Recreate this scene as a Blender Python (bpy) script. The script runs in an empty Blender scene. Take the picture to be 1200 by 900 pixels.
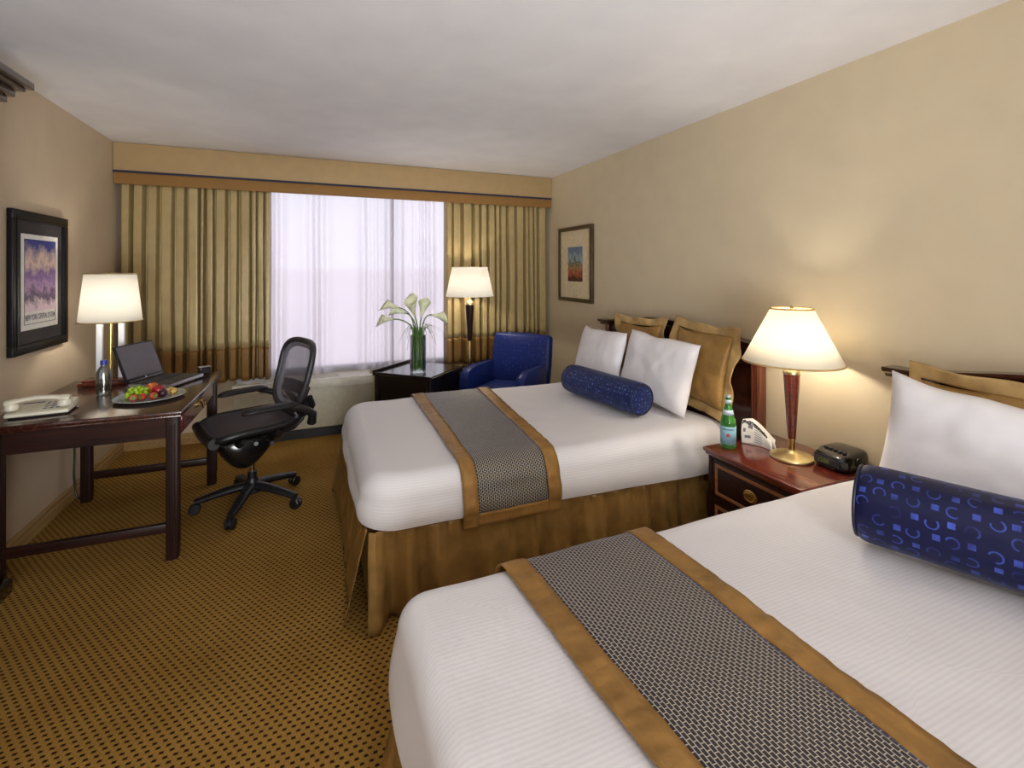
import bpy, bmesh, math, random
from mathutils import Vector, Matrix, noise
PI = math.pi
R = math.radians
SC = bpy.context.scene
COL = SC.collection
random.seed(7)

# ------------------------------------------------------------------ materials
def lin(c):
    def f(v):
        v /= 255.0
        return v / 12.92 if v <= 0.04045 else ((v + 0.055) / 1.055) ** 2.4
    return (f(c[0]), f(c[1]), f(c[2]), 1.0)


class NT:
    """small wrapper round a node tree"""
    def __init__(self, name):
        self.m = bpy.data.materials.new(name)
        self.m.use_nodes = True
        self.t = self.m.node_tree
        self.n = self.t.nodes
        self.b = self.n['Principled BSDF']
        self.out = self.n['Material Output']

    def link(self, a, b):
        self.t.links.new(a, b)

    def node(self, kind, **kw):
        nd = self.n.new(kind)
        for k, v in kw.items():
            if k in nd.inputs:
                self.put(nd.inputs[k], v)
            else:
                setattr(nd, k, v)
        return nd

    def put(self, sock, v):
        if isinstance(v, bpy.types.NodeSocket):
            self.link(v, sock)
        else:
            sock.default_value = v

    def math(self, op, a, b=0.0, c=0.0):
        nd = self.n.new('ShaderNodeMath')
        nd.operation = op
        self.put(nd.inputs[0], a)
        self.put(nd.inputs[1], b)
        self.put(nd.inputs[2], c)
        return nd.outputs[0]

    def mix(self, f, a, b):
        nd = self.n.new('ShaderNodeMix')
        nd.data_type = 'RGBA'
        self.put(nd.inputs[0], f)
        self.put(nd.inputs[6], a)
        self.put(nd.inputs[7], b)
        return nd.outputs[2]

    def coords(self, which='Object'):
        return self.n.new('ShaderNodeTexCoord').outputs[which]

    def scaled(self, vec, s):
        nd = self.n.new('ShaderNodeMapping')
        self.link(vec, nd.inputs[0])
        nd.inputs['Scale'].default_value = s
        return nd.outputs[0]

    def sep(self, vec):
        nd = self.n.new('ShaderNodeSeparateXYZ')
        self.link(vec, nd.inputs[0])
        return nd.outputs[0], nd.outputs[1], nd.outputs[2]

    def noise(self, vec, scale, detail=3.0, rough=0.5):
        nd = self.n.new('ShaderNodeTexNoise')
        self.link(vec, nd.inputs['Vector'])
        nd.inputs['Scale'].default_value = scale
        nd.inputs['Detail'].default_value = detail
        nd.inputs['Roughness'].default_value = rough
        return nd.outputs['Fac']

    def ramp(self, fac, stops):
        nd = self.n.new('ShaderNodeValToRGB')
        self.link(fac, nd.inputs[0])
        e = nd.color_ramp.elements
        while len(e) < len(stops):
            e.new(0.5)
        for i, (p, c) in enumerate(stops):
            e[i].position = p
            e[i].color = lin(c)
        return nd.outputs[0]

    def bump(self, h, strength=0.3, dist=0.002):
        nd = self.n.new('ShaderNodeBump')
        nd.inputs['Strength'].default_value = strength
        nd.inputs['Distance'].default_value = dist
        self.link(h, nd.inputs['Height'])
        self.link(nd.outputs[0], self.b.inputs['Normal'])

    def set(self, **kw):
        for k, v in kw.items():
            self.put(self.b.inputs[k.replace('_', ' ')], v)
        return self


def plain(name, c, rough=0.5, metal=0.0, spec=0.5, coat=0.0, sheen=0.0, var=0.06, vs=25.0, bump=0.0, bs=200.0):
    t = NT(name)
    o = t.coords()
    d = tuple(max(0, v * (1 - var)) for v in c)
    u = tuple(min(255, v * (1 + var)) for v in c)
    t.set(Base_Color=t.ramp(t.noise(o, vs), [(0.35, d), (0.65, u)]), Roughness=rough, Metallic=metal)
    t.b.inputs['Specular IOR Level'].default_value = spec
    t.b.inputs['Coat Weight'].default_value = coat
    t.b.inputs['Coat Roughness'].default_value = 0.12
    t.b.inputs['Sheen Weight'].default_value = sheen
    if bump:
        t.bump(t.noise(o, bs, 2), bump, 0.002)
    return t.m


def wood(name, dark, light, axis=0, rough=0.3, coat=0.5, scale=1.0):
    t = NT(name)
    s = [55.0 * scale] * 3
    s[axis] = 3.0 * scale
    n1 = t.noise(t.scaled(t.coords(), s), 1.0, 5, 0.6)
    t.set(Base_Color=t.ramp(n1, [(0.3, dark), (0.7, light)]), Roughness=rough)
    t.b.inputs['Coat Weight'].default_value = coat
    t.b.inputs['Specular IOR Level'].default_value = 0.25 if coat < 0.1 else 0.5
    t.b.inputs['Coat Roughness'].default_value = 0.15
    t.bump(n1, 0.05, 0.001)
    return t.m


def satin(name, c, rough=0.42, sheen=0.4, crease=0.25, var=0.1):
    t = NT(name)
    o = t.coords()
    d = tuple(v * (1 - var) for v in c)
    u = tuple(min(255, v * (1 + var)) for v in c)
    t.set(Base_Color=t.ramp(t.noise(o, 14, 3), [(0.3, d), (0.7, u)]), Roughness=rough)
    t.b.inputs['Sheen Weight'].default_value = sheen * 0.25
    t.b.inputs['Sheen Tint'].default_value = lin(c)
    t.b.inputs['Specular IOR Level'].default_value = 0.7
    t.b.inputs['Specular Tint'].default_value = lin(tuple(min(255, 110 + v * 0.75) for v in c))
    t.bump(t.noise(t.scaled(o, (1, 1, 0.4)), 22, 3), crease, 0.01)
    return t.m


M = {}

def make_materials():
    # wall vinyl
    for key, c in (('wall', (206, 191, 162)), ('wall_pale', (206, 188, 162))):
        t = NT('wall_covering_' + key)
        o = t.coords()
        t.set(Base_Color=t.ramp(t.noise(o, 6, 4), [(0.3, tuple(v * 0.975 for v in c)), (0.7, c)]), Roughness=0.6)
        t.b.inputs['Specular IOR Level'].default_value = 0.3
        t.bump(t.noise(o, 160, 3), 0.15, 0.002)
        M[key] = t.m
    t = NT('ceiling_paint')
    o = t.coords()
    t.set(Base_Color=t.ramp(t.noise(o, 4, 3), [(0.3, (226, 224, 227)), (0.7, (234, 232, 234))]), Roughness=0.85)
    t.bump(t.noise(o, 220, 3), 0.25, 0.003)
    M['ceiling'] = t.m
    # carpet: golden loops with a staggered grid of dark brown dots
    t = NT('carpet_weave')
    o = t.coords()
    x, y, z = t.sep(o)
    p = 0.027
    v = t.math('DIVIDE', y, 0.0205)
    row = t.math('FLOOR', v)
    half = t.math('MULTIPLY', t.math('MODULO', t.math('ABSOLUTE', row), 2.0), 0.5)
    u = t.math('ADD', t.math('DIVIDE', x, p), half)
    du = t.math('ABSOLUTE', t.math('SUBTRACT', t.math('FRACT', u), 0.5))
    dv = t.math('ABSOLUTE', t.math('SUBTRACT', t.math('FRACT', v), 0.5))
    du2 = t.math('MULTIPLY', du, 0.95)
    d = t.math('MAXIMUM', du2, dv)
    nn = t.noise(o, 420, 2)
    d = t.math('ADD', d, t.math('MULTIPLY', t.math('SUBTRACT', nn, 0.5), 0.12))
    dot = t.math('SUBTRACT', 1.0, t.math('SMOOTH_MIN', 1.0, t.math('MULTIPLY', t.math('MAXIMUM', t.math('SUBTRACT', d, 0.16), 0.0), 10.0), 0.05))
    g = t.ramp(t.noise(o, 260, 3), [(0.3, (138, 102, 46)), (0.55, (170, 132, 66)), (0.75, (190, 152, 84))])
    big = t.ramp(t.noise(o, 2.2, 3), [(0.3, (225, 220, 205)), (0.7, (255, 255, 255))])
    mul = t.n.new('ShaderNodeMix'); mul.data_type = 'RGBA'; mul.blend_type = 'MULTIPLY'
    mul.inputs[0].default_value = 1.0
    t.link(g, mul.inputs[6]); t.link(big, mul.inputs[7])
    t.set(Base_Color=t.mix(dot, mul.outputs[2], lin((44, 22, 9))), Roughness=0.95)
    t.b.inputs['Specular IOR Level'].default_value = 0.1
    t.bump(t.math('ADD', t.math('MULTIPLY', t.math('SUBTRACT', 1.0, dot), 1.0), t.noise(o, 500, 2)), 0.5, 0.003)
    M['carpet'] = t.m
    M['baseboard'] = wood('baseboard_oak', (150, 118, 70), (178, 146, 95), 1, 0.45, 0.1)
    M['mahogany'] = wood('mahogany', (22, 10, 8), (56, 25, 16), 0, 0.42, 0.05)
    M['mahogany_y'] = wood('mahogany_long', (38, 17, 13), (76, 38, 26), 1, 0.22, 0.7)
    M['mahogany_z'] = wood('mahogany_upright', (18, 8, 6), (50, 25, 17), 2, 0.5, 0.0)
    M['post_wood'] = wood('red_brown_post', (70, 32, 20), (124, 66, 40), 2, 0.3, 0.5)
    M['mahogany_red'] = wood('mahogany_red', (84, 30, 22), (124, 54, 38), 1, 0.2, 0.7)
    M['inlay'] = wood('inlay_wood', (132, 80, 46), (165, 108, 66), 1, 0.3, 0.4)
    M['black_wood'] = wood('ebonised_wood', (16, 12, 13), (30, 22, 22), 0, 0.25, 0.5)
    M['dark_wood'] = wood('dark_walnut', (40, 28, 28), (70, 52, 50), 1, 0.3, 0.5)
    M['brass'] = plain('brass', (206, 176, 108), 0.25, 1.0, var=0.03)
    M['pale_brass'] = plain('pale_brass', (236, 220, 170), 0.35, 1.0, var=0.03)
    M['chrome'] = plain('chrome', (205, 205, 210), 0.15, 1.0, var=0.02)
    M['black_plastic'] = plain('black_plastic', (22, 21, 24), 0.38, bump=0.05)
    M['black_gloss'] = plain('black_gloss', (14, 14, 17), 0.18, coat=0.4)
    M['charcoal'] = plain('charcoal_plastic', (44, 42, 48), 0.4)
    M['grey_plastic'] = plain('grey_frame_plastic', (112, 110, 120), 0.45)
    M['silver'] = plain('silver_plastic', (190, 190, 196), 0.3, 0.6)
    M['cream_plastic'] = plain('cream_plastic', (222, 216, 196), 0.35, var=0.02)
    M['ptac'] = plain('putty_enamel', (176, 170, 150), 0.4, var=0.03)
    M['ptac_top'] = plain('pale_enamel', (206, 202, 188), 0.4, var=0.03)
    M['black_metal'] = plain('black_base', (16, 15, 15), 0.5)
    M['gold'] = satin('gold_satin', (144, 107, 58), 0.42, 0.4, 0.5)
    M['gold_dark'] = satin('bronze_satin', (134, 102, 56), 0.28, 0.4, 0.35)
    M['gold_pale'] = satin('pale_gold_satin', (176, 146, 96), 0.45)
    M['sham_gold'] = satin('sham_satin', (148, 114, 64), 0.36, 0.4, 0.3)
    M['curtain'] = satin('curtain_satin', (166, 146, 102), 0.34, 0.4, 0.12, 0.03)
    M['curtain_hem'] = satin('curtain_hem_satin', (122, 90, 48), 0.36, 0.3, 0.12, 0.03)
    M['valance'] = satin('valance_cloth', (168, 142, 102), 0.6, 0.2, 0.05, 0.02)
    M['valance_low'] = satin('valance_border_cloth', (138, 102, 58), 0.6, 0.2, 0.05, 0.02)
    M['navy_trim'] = plain('navy_braid', (30, 30, 58), 0.7)
    # white coverlet with woven ribs
    t = NT('white_rib_cotton')
    o = t.coords()
    x, y, z = t.sep(t.coords('UV'))
    w = t.math('SINE', t.math('MULTIPLY', y, 2 * PI / 0.0105))
    w01 = t.math('ADD', t.math('MULTIPLY', w, 0.5), 0.5)
    t.set(Base_Color=t.mix(w01, lin((221, 218, 221)), lin((228, 226, 229))), Roughness=0.75)
    t.b.inputs['Sheen Weight'].default_value = 0.15
    t.bump(t.math('ADD', t.math('MULTIPLY', w01, 0.06), t.noise(o, 9, 3)), 0.3, 0.006)
    M['cotton'] = t.m
    t = NT('white_pillow_cotton')
    o = t.coords()
    t.set(Base_Color=t.ramp(t.noise(o, 8), [(0.3, (232, 229, 233)), (0.7, (240, 238, 241))]), Roughness=0.75)
    t.bump(t.noise(o, 16, 3), 0.25, 0.008)
    M['pillow'] = t.m
    # runner: dark weave with pale dashes
    t = NT('runner_weave')
    uv = t.coords('UV')
    br = t.node('ShaderNodeTexBrick')
    wx, wy, wz = t.sep(uv)
    cb = t.node('ShaderNodeCombineXYZ')
    t.link(wy, cb.inputs[0]); t.link(wx, cb.inputs[1])
    t.link(cb.outputs[0], br.inputs['Vector'])
    br.offset = 0.5
    br.inputs['Color1'].default_value = lin((20, 16, 20))
    br.inputs['Color2'].default_value = lin((32, 26, 31))
    br.inputs['Mortar'].default_value = lin((184, 175, 158))
    br.inputs['Scale'].default_value = 1.0
    br.inputs['Mortar Size'].default_value = 0.00115
    br.inputs['Mortar Smooth'].default_value = 0.4
    br.inputs['Brick Width'].default_value = 0.0145
    br.inputs['Row Height'].default_value = 0.0092
    t.set(Base_Color=br.outputs['Color'], Roughness=0.5)
    t.b.inputs['Sheen Weight'].default_value = 0.2
    t.b.inputs['Sheen Tint'].default_value = lin((180, 188, 230))
    t.bump(br.outputs['Fac'], 0.4, 0.002)
    M['weave'] = t.m
    # navy bolster cloth: rings and squares
    def navy(name, cell, base, motif, bright=1.0):
        t = NT(name)
        ux, uy, _ = t.sep(t.coords('UV'))
        a = t.math('DIVIDE', ux, cell)
        b = t.math('DIVIDE', uy, cell)
        fa = t.math('SUBTRACT', t.math('FRACT', a), 0.5)
        fb = t.math('SUBTRACT', t.math('FRACT', b), 0.5)
        ca, cb_ = t.math('FLOOR', a), t.math('FLOOR', b)
        par = t.math('MODULO', t.math('ABSOLUTE', t.math('ADD', ca, cb_)), 2.0)
        cv = t.node('ShaderNodeCombineXYZ')
        t.link(ca, cv.inputs[0]); t.link(cb_, cv.inputs[1])
        wn = t.node('ShaderNodeTexWhiteNoise'); wn.noise_dimensions = '2D'
        t.link(cv.outputs[0], wn.inputs['Vector'])
        wr, wg, wb = t.sep(wn.outputs['Color'])
        fa = t.math('ADD', fa, t.math('MULTIPLY', t.math('SUBTRACT', wr, 0.5), 0.3))
        fb = t.math('ADD', fb, t.math('MULTIPLY', t.math('SUBTRACT', wg, 0.5), 0.3))
        r = t.math('SQRT', t.math('ADD', t.math('MULTIPLY', fa, fa), t.math('MULTIPLY', fb, fb)))
        ring = t.math('LESS_THAN', t.math('ABSOLUTE', t.math('SUBTRACT', r, 0.34)), 0.05)
        an = t.math('MULTIPLY', wb, 2 * PI)
        gap = t.math('GREATER_THAN', t.math('ADD', t.math('MULTIPLY', fa, t.math('COSINE', an)), t.math('MULTIPLY', fb, t.math('SINE', an))), -0.2)
        ring = t.math('MULTIPLY', t.math('MULTIPLY', ring, gap), 0.7)
        sq = t.math('LESS_THAN', t.math('MAXIMUM', t.math('ABSOLUTE', fa), t.math('ABSOLUTE', fb)), 0.2)
        sq = t.math('MULTIPLY', sq, t.math('GREATER_THAN', wb, 0.3))
        f = t.math('ADD', t.math('MULTIPLY', ring, par), t.math('MULTIPLY', sq, t.math('SUBTRACT', 1.0, par)))
        nz = t.ramp(t.noise(t.coords('UV'), 9.0 / cell * 0.05, 2), [(0.35, (90, 90, 90)), (0.65, (255, 255, 255))])
        f = t.math('MULTIPLY', f, nz)
        t.set(Base_Color=t.mix(f, lin(base), lin(motif)), Roughness=0.42)
        t.b.inputs['Sheen Weight'].default_value = 0.06
        t.b.inputs['Specular IOR Level'].default_value = 0.3
        t.b.inputs['Sheen Tint'].default_value = lin((120, 140, 220))
        t.bump(f, 0.15, 0.001)
        return t.m
    M['navy'] = navy('navy_ring_cloth', 0.041, (9, 13, 54), (66, 86, 186))
    M['navy_fine'] = navy('navy_small_figure_cloth', 0.026, (20, 33, 80), (92, 118, 182))
    M['navy_chair'] = navy('blue_upholstery', 0.036, (19, 35, 98), (44, 68, 146))
    M['navy_plain'] = plain('navy_piping', (12, 14, 44), 0.5)
    # shades, sheers, glass
    def shade(name, c, em):
        t = NT(name)
        t.n.remove(t.b)
        tr = t.node('ShaderNodeBsdfTranslucent'); tr.inputs[0].default_value = lin(c)
        di = t.node('ShaderNodeBsdfDiffuse'); di.inputs[0].default_value = lin(c)
        mx = t.node('ShaderNodeMixShader'); mx.inputs[0].default_value = 0.45
        t.link(tr.outputs[0], mx.inputs[1]); t.link(di.outputs[0], mx.inputs[2])
        e = t.node('ShaderNodeEmission'); e.inputs[0].default_value = lin((255, 246, 230)); e.inputs[1].default_value = em
        ad = t.node('ShaderNodeAddShader')
        t.link(mx.outputs[0], ad.inputs[0]); t.link(e.outputs[0], ad.inputs[1])
        t.link(ad.outputs[0], t.out.inputs[0])
        return t.m
    M['shade'] = shade('lamp_shade_linen', (240, 234, 218), 0.10)
    M['shade_cool'] = shade('lamp_shade_white_linen', (238, 236, 230), 0.10)
    t = NT('sheer_voile')
    t.n.remove(t.b)
    tp = t.node('ShaderNodeBsdfTransparent')
    tr = t.node('ShaderNodeBsdfTranslucent'); tr.inputs[0].default_value = lin((244, 239, 243))
    di = t.node('ShaderNodeBsdfDiffuse'); di.inputs[0].default_value = lin((234, 229, 234))
    m1 = t.node('ShaderNodeMixShader'); m1.inputs[0].default_value = 0.3
    t.link(tr.outputs[0], m1.inputs[1]); t.link(di.outputs[0], m1.inputs[2])
    lw = t.node('ShaderNodeLayerWeight'); lw.inputs[0].default_value = 0.5
    m2 = t.node('ShaderNodeMixShader')
    t.link(t.math('ADD', 0.70, t.math('MULTIPLY', lw.outputs['Facing'], 0.3)), m2.inputs[0])
    t.link(tp.outputs[0], m2.inputs[1]); t.link(m1.outputs[0], m2.inputs[2])
    t.link(m2.outputs[0], t.out.inputs[0])
    M['sheer'] = t.m
    def thin_glass(name, tint, gl=0.12, rough=0.02):
        t = NT(name)
        t.n.remove(t.b)
        tp = t.node('ShaderNodeBsdfTransparent'); tp.inputs[0].default_value = lin(tint)
        g = t.node('ShaderNodeBsdfGlossy'); g.inputs['Roughness'].default_value = rough
        lw = t.node('ShaderNodeLayerWeight'); lw.inputs[0].default_value = 0.35
        f = t.math('ADD', t.math('MULTIPLY', lw.outputs['Fresnel'], 0.7), gl * 0.3)
        mx = t.node('ShaderNodeMixShader')
        t.link(f, mx.inputs[0]); t.link(tp.outputs[0], mx.inputs[1]); t.link(g.outputs[0], mx.inputs[2])
        t.link(mx.outputs[0], t.out.inputs[0])
        return t.m
    M['glass'] = thin_glass('clear_glass', (245, 250, 248))
    M['water'] = thin_glass('clear_water', (244, 250, 248), 0.05)
    M['vase_water'] = thin_glass('vase_water', (205, 228, 190), 0.05)
    M['bottle_clear'] = thin_glass('clear_bottle_plastic', (240, 246, 246), 0.5)
    M['window_glass'] = thin_glass('window_glass', (250, 250, 252), 0.0, 0.35)
    t = NT('green_bottle_glass')
    t.set(Base_Color=lin((96, 190, 84)), Roughness=0.06, IOR=1.45)
    t.b.inputs['Transmission Weight'].default_value = 0.7
    M['green_glass'] = t.m
    M['acrylic'] = plain('frosted_acrylic', (244, 247, 252), 0.3, var=0.005)
    t = NT('chair_mesh_weave')
    t.n.remove(t.b)
    tp = t.node('ShaderNodeBsdfTransparent')
    di = t.node('ShaderNodeBsdfDiffuse'); di.inputs[0].default_value = lin((104, 98, 104))
    mx = t.node('ShaderNodeMixShader'); mx.inputs[0].default_value = 0.5
    t.link(tp.outputs[0], mx.inputs[1]); t.link(di.outputs[0], mx.inputs[2]); t.link(mx.outputs[0], t.out.inputs[0])
    M['chair_mesh'] = t.m
    M['seat_mesh'] = plain('seat_weave', (70, 64, 70), 0.5, var=0.12, vs=300, bump=0.3, bs=400)
    # small goods
    M['grape'] = plain('grape_skin', (150, 182, 40), 0.25, var=0.12, vs=60)
    M['apple'] = plain('red_apple_skin', (150, 26, 38), 0.22, coat=0.4, var=0.3, vs=40)
    M['plum'] = plain('plum_skin', (58, 20, 40), 0.3, var=0.2, vs=40)
    M['straw'] = plain('strawberry_skin', (196, 48, 44), 0.3, var=0.2, vs=150, bump=0.4, bs=300)
    M['orange'] = plain('orange_peel', (216, 110, 30), 0.4, bump=0.3, bs=300)
    M['pineapple'] = plain('pale_yellow_fruit', (224, 184, 96), 0.4, var=0.15, vs=120)
    M['stem'] = plain('flower_stem', (86, 124, 44), 0.4, var=0.15)
    M['grass'] = plain('grass_blade', (72, 112, 46), 0.45, var=0.2)
    M['lily'] = plain('lily_petal', (226, 230, 196), 0.45, var=0.05)
    M['lily'].node_tree.nodes['Principled BSDF'].inputs['Subsurface Weight'].default_value = 0.0
    M['spadix'] = plain('lily_spadix', (220, 180, 60), 0.6)
    M['pewter'] = plain('plate_glaze', (186, 196, 196), 0.2, 0.3, coat=0.3, var=0.03)
    M['paper'] = plain('paper', (232, 230, 226), 0.7, var=0.02)
    M['ink'] = plain('printing_ink', (38, 36, 46), 0.7)
    M['grey_ink'] = plain('grey_ink', (120, 116, 124), 0.7)
    M['poster_ink'] = plain('poster_ink', (58, 52, 84), 0.7)
    M['label_blue'] = plain('pale_blue_label', (146, 196, 216), 0.5, var=0.03)
    M['label_neck'] = plain('pale_neck_label', (186, 208, 220), 0.5, var=0.03)
    M['red'] = plain('red_star', (196, 44, 52), 0.5)
    M['blue_cap'] = plain('blue_cap', (36, 52, 150), 0.35)
    M['navy_ink'] = plain('navy_ink', (34, 56, 110), 0.6)
    M['keycap'] = plain('black_keys', (34, 32, 36), 0.5)
    M['screen'] = plain('matte_screen', (92, 88, 94), 0.35, var=0.02)
    M['led'] = plain('dim_green_digits', (120, 140, 50), 0.4)
    M['frame_black'] = plain('black_frame_lacquer', (14, 13, 14), 0.42, spec=0.3)
    M['mat_dark'] = plain('charcoal_mount', (52, 48, 52), 0.8)
    M['mat_cream'] = plain('cream_mount', (214, 198, 164), 0.8, var=0.03)
    M['frame_bronze'] = wood('bronze_frame', (38, 26, 14), (92, 70, 36), 2, 0.35, 0.3, 2.0)
    # generic prints
    t = NT('poster_picture')
    x, y, z = t.sep(t.coords('UV'))
    nz = t.noise(t.coords('UV'), 4.5, 6, 0.65)
    f = t.math('ADD', y, t.math('MULTIPLY', t.math('SUBTRACT', nz, 0.5), 0.75))
    c1 = t.ramp(f, [(0.05, (226, 200, 216)), (0.2, (58, 34, 86)), (0.36, (176, 140, 186)), (0.5, (120, 92, 160)), (0.68, (232, 206, 190)), (0.95, (48, 56, 140))])
    t.set(Base_Color=c1, Roughness=0.5)
    M['poster'] = t.m
    t = NT('small_print_picture')
    x, y, z = t.sep(t.coords('UV'))
    nz = t.noise(t.coords('UV'), 5, 5, 0.6)
    f = t.math('ADD', y, t.math('MULTIPLY', t.math('SUBTRACT', nz, 0.5), 1.1))
    c1 = t.ramp(f, [(0.1, (84, 44, 30)), (0.25, (186, 92, 62)), (0.42, (150, 128, 92)), (0.52, (78, 98, 66)), (0.62, (150, 168, 176)), (0.9, (104, 122, 142))])
    t.set(Base_Color=c1, Roughness=0.5)
    M['print'] = t.m

make_materials()

# ------------------------------------------------------------------ builders
ROOT = {}

class B:
    def __init__(self):
        self.bm = bmesh.new()
        self.uv = self.bm.loops.layers.uv.new('UVMap')

    def box(self, c, s, bevel=0.0, seg=2, rot=None):
        r = bmesh.ops.create_cube(self.bm, size=1.0)
        vs = r['verts']
        m = Matrix.Translation(c) @ (rot.to_4x4() if rot else Matrix.Identity(4)) @ Matrix.Diagonal((s[0], s[1], s[2], 1))
        bmesh.ops.transform(self.bm, matrix=m, verts=vs)
        if bevel:
            es = list({e for v in vs for e in v.link_edges})
            bmesh.ops.bevel(self.bm, geom=es, offset=bevel, segments=seg, profile=0.5, affect='EDGES', clamp_overlap=True)
        return self

    def span(self, lo, hi, bevel=0.0, seg=2):
        c = [(a + b) / 2 for a, b in zip(lo, hi)]
        return self.box(c, [b - a for a, b in zip(lo, hi)], bevel, seg)

    def grid(self, f, nu, nv, cu=False, cv=False, uv=None, flip=False):
        bm = self.bm
        P = [[bm.verts.new(f(i / nu, j / nv)) for j in range(nv if cv else nv + 1)] for i in range(nu if cu else nu + 1)]
        for i in range(nu):
            for j in range(nv):
                a = P[i][j]; b = P[(i + 1) % len(P)][j]
                c = P[(i + 1) % len(P)][(j + 1) % len(P[0])]; d = P[i][(j + 1) % len(P[0])]
                q = [(a, i, j), (b, i + 1, j), (c, i + 1, j + 1), (d, i, j + 1)]
                if flip:
                    q.reverse()
                try:
                    fc = bm.faces.new([k[0] for k in q])
                except ValueError:
                    continue
                for lp, k in zip(fc.loops, q):
                    u, v = k[1] / nu, k[2] / nv
                    lp[self.uv].uv = uv(u, v) if uv else (u, v)
        return P

    def lathe(self, prof, c=(0, 0, 0), seg=32, m=None, cap=True):
        bm = self.bm
        rings = []
        for r, z in prof:
            if r < 1e-6:
                rings.append([bm.verts.new((0, 0, z))])
            else:
                rings.append([bm.verts.new((r * math.cos(2 * PI * k / seg), r * math.sin(2 * PI * k / seg), z)) for k in range(seg)])
        for a, b in zip(rings, rings[1:]):
            for k in range(seg):
                l = (k + 1) % seg
                if len(a) == 1 and len(b) == 1:
                    continue
                if len(a) == 1:
                    bm.faces.new((a[0], b[l], b[k]))
                elif len(b) == 1:
                    bm.faces.new((a[k], a[l], b[0]))
                else:
                    bm.faces.new((a[k], a[l], b[l], b[k]))
        if cap:
            if len(rings[0]) > 1:
                bm.faces.new(list(reversed(rings[0])))
            if len(rings[-1]) > 1:
                bm.faces.new(rings[-1])
        mm = Matrix.Translation(c) @ (m if m else Matrix.Identity(4))
        bmesh.ops.transform(bm, matrix=mm, verts=[v for r in rings for v in r])
        return self

    def tube(self, pts, rad, seg=10, closed=False, flat=1.0, up=(0, 0, 1)):
        bm = self.bm
        pts = [Vector(p) for p in pts]
        n = len(pts)
        rings = []
        prev = None
        for i, p in enumerate(pts):
            if closed:
                t = pts[(i + 1) % n] - pts[i - 1]
            else:
                t = pts[min(i + 1, n - 1)] - pts[max(i - 1, 0)]
            t.normalize()
            a = prev if prev is not None else Vector(up)
            a = a - t * a.dot(t)
            if a.length < 1e-4:
                a = Vector((1, 0, 0)) - t * t.x
                if a.length < 1e-4:
                    a = Vector((0, 1, 0)) - t * t.y
            a.normalize()
            prev = a
            b = t.cross(a)
            r = rad[i] if isinstance(rad, (list, tuple)) else rad
            rings.append([bm.verts.new(p + a * (r * flat * math.cos(2 * PI * k / seg)) + b * (r * math.sin(2 * PI * k / seg))) for k in range(seg)])
        for i in range(n if closed else n - 1):
            x, y = rings[i], rings[(i + 1) % n]
            for k in range(seg):
                l = (k + 1) % seg
                bm.faces.new((x[k], x[l], y[l], y[k]))
        if not closed:
            bm.faces.new(list(reversed(rings[0])))
            bm.faces.new(rings[-1])
        return self

    def ball(self, c, r, s=(1, 1, 1), u=16, v=10, rot=None):
        m = Matrix.Translation(c) @ (rot.to_4x4() if rot else Matrix.Identity(4)) @ Matrix.Diagonal((s[0], s[1], s[2], 1))
        bmesh.ops.create_uvsphere(self.bm, u_segments=u, v_segments=v, radius=r, matrix=m)
        return self

    def prism(self, poly, h0, h1, m=None, bevel=0.0):
        bm = self.bm
        a = [bm.verts.new((p[0], p[1], h0)) for p in poly]
        b = [bm.verts.new((p[0], p[1], h1)) for p in poly]
        bm.faces.new(list(reversed(a)))
        bm.faces.new(b)
        n = len(poly)
        for k in range(n):
            bm.faces.new((a[k], a[(k + 1) % n], b[(k + 1) % n], b[k]))
        if bevel:
            es = list({e for v in a + b for e in v.link_edges})
            r = bmesh.ops.bevel(bm, geom=es, offset=bevel, segments=2, profile=0.5, affect='EDGES', clamp_overlap=True)
        if m:
            vs = set(a + b)
            vs = [v for v in bm.verts if v.is_valid]
            bmesh.ops.transform(bm, matrix=m, verts=vs)
        return self

    def xf(self, m):
        bmesh.ops.transform(self.bm, matrix=m, verts=self.bm.verts[:])
        return self

    def build(self, name, mat, parent=None, world=False, base=None, smooth=True, angle=38, thick=0.0, offset=0.0, sub=0, merge=0.0):
        if merge:
            bmesh.ops.remove_doubles(self.bm, verts=self.bm.verts[:], dist=merge)
        bmesh.ops.recalc_face_normals(self.bm, faces=self.bm.faces[:])
        me = bpy.data.meshes.new(name)
        self.bm.to_mesh(me)
        self.bm.free()
        me.materials.append(mat)
        if smooth:
            me.shade_smooth()
            me.set_sharp_from_angle(angle=R(angle))
        o = bpy.data.objects.new(name, me)
        COL.objects.link(o)
        if parent is not None:
            root = parent
            while root.parent:
                root = root.parent
            if world:
                me.transform(ROOT.get(root.name, Matrix.Translation(root.location)).inverted())
            o.parent = parent
        elif base is not None:
            me.transform(Matrix.Translation(-Vector(base)))
            o.location = base
        if thick:
            md = o.modifiers.new('thickness', 'SOLIDIFY')
            md.thickness = thick
            md.offset = offset
        if sub:
            md = o.modifiers.new('smooth', 'SUBSURF')
            md.levels = sub
            md.render_levels = sub
        return o


def tag(o, label, cat, group=None):
    o['label'] = label
    o['category'] = cat
    if group:
        o['group'] = group
    return o


def thing(name, label, cat, loc=(0, 0, 0), rz=0.0, group=None):
    o = bpy.data.objects.new(name, None)
    o.empty_display_size = 0.1
    COL.objects.link(o)
    o.location = loc
    o.rotation_euler = (0, 0, rz)
    ROOT[o.name] = Matrix.Translation(loc) @ Matrix.Rotation(rz, 4, 'Z')
    return tag(o, label, cat, group)


def struct(o):
    o['kind'] = 'structure'
    return o


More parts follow.
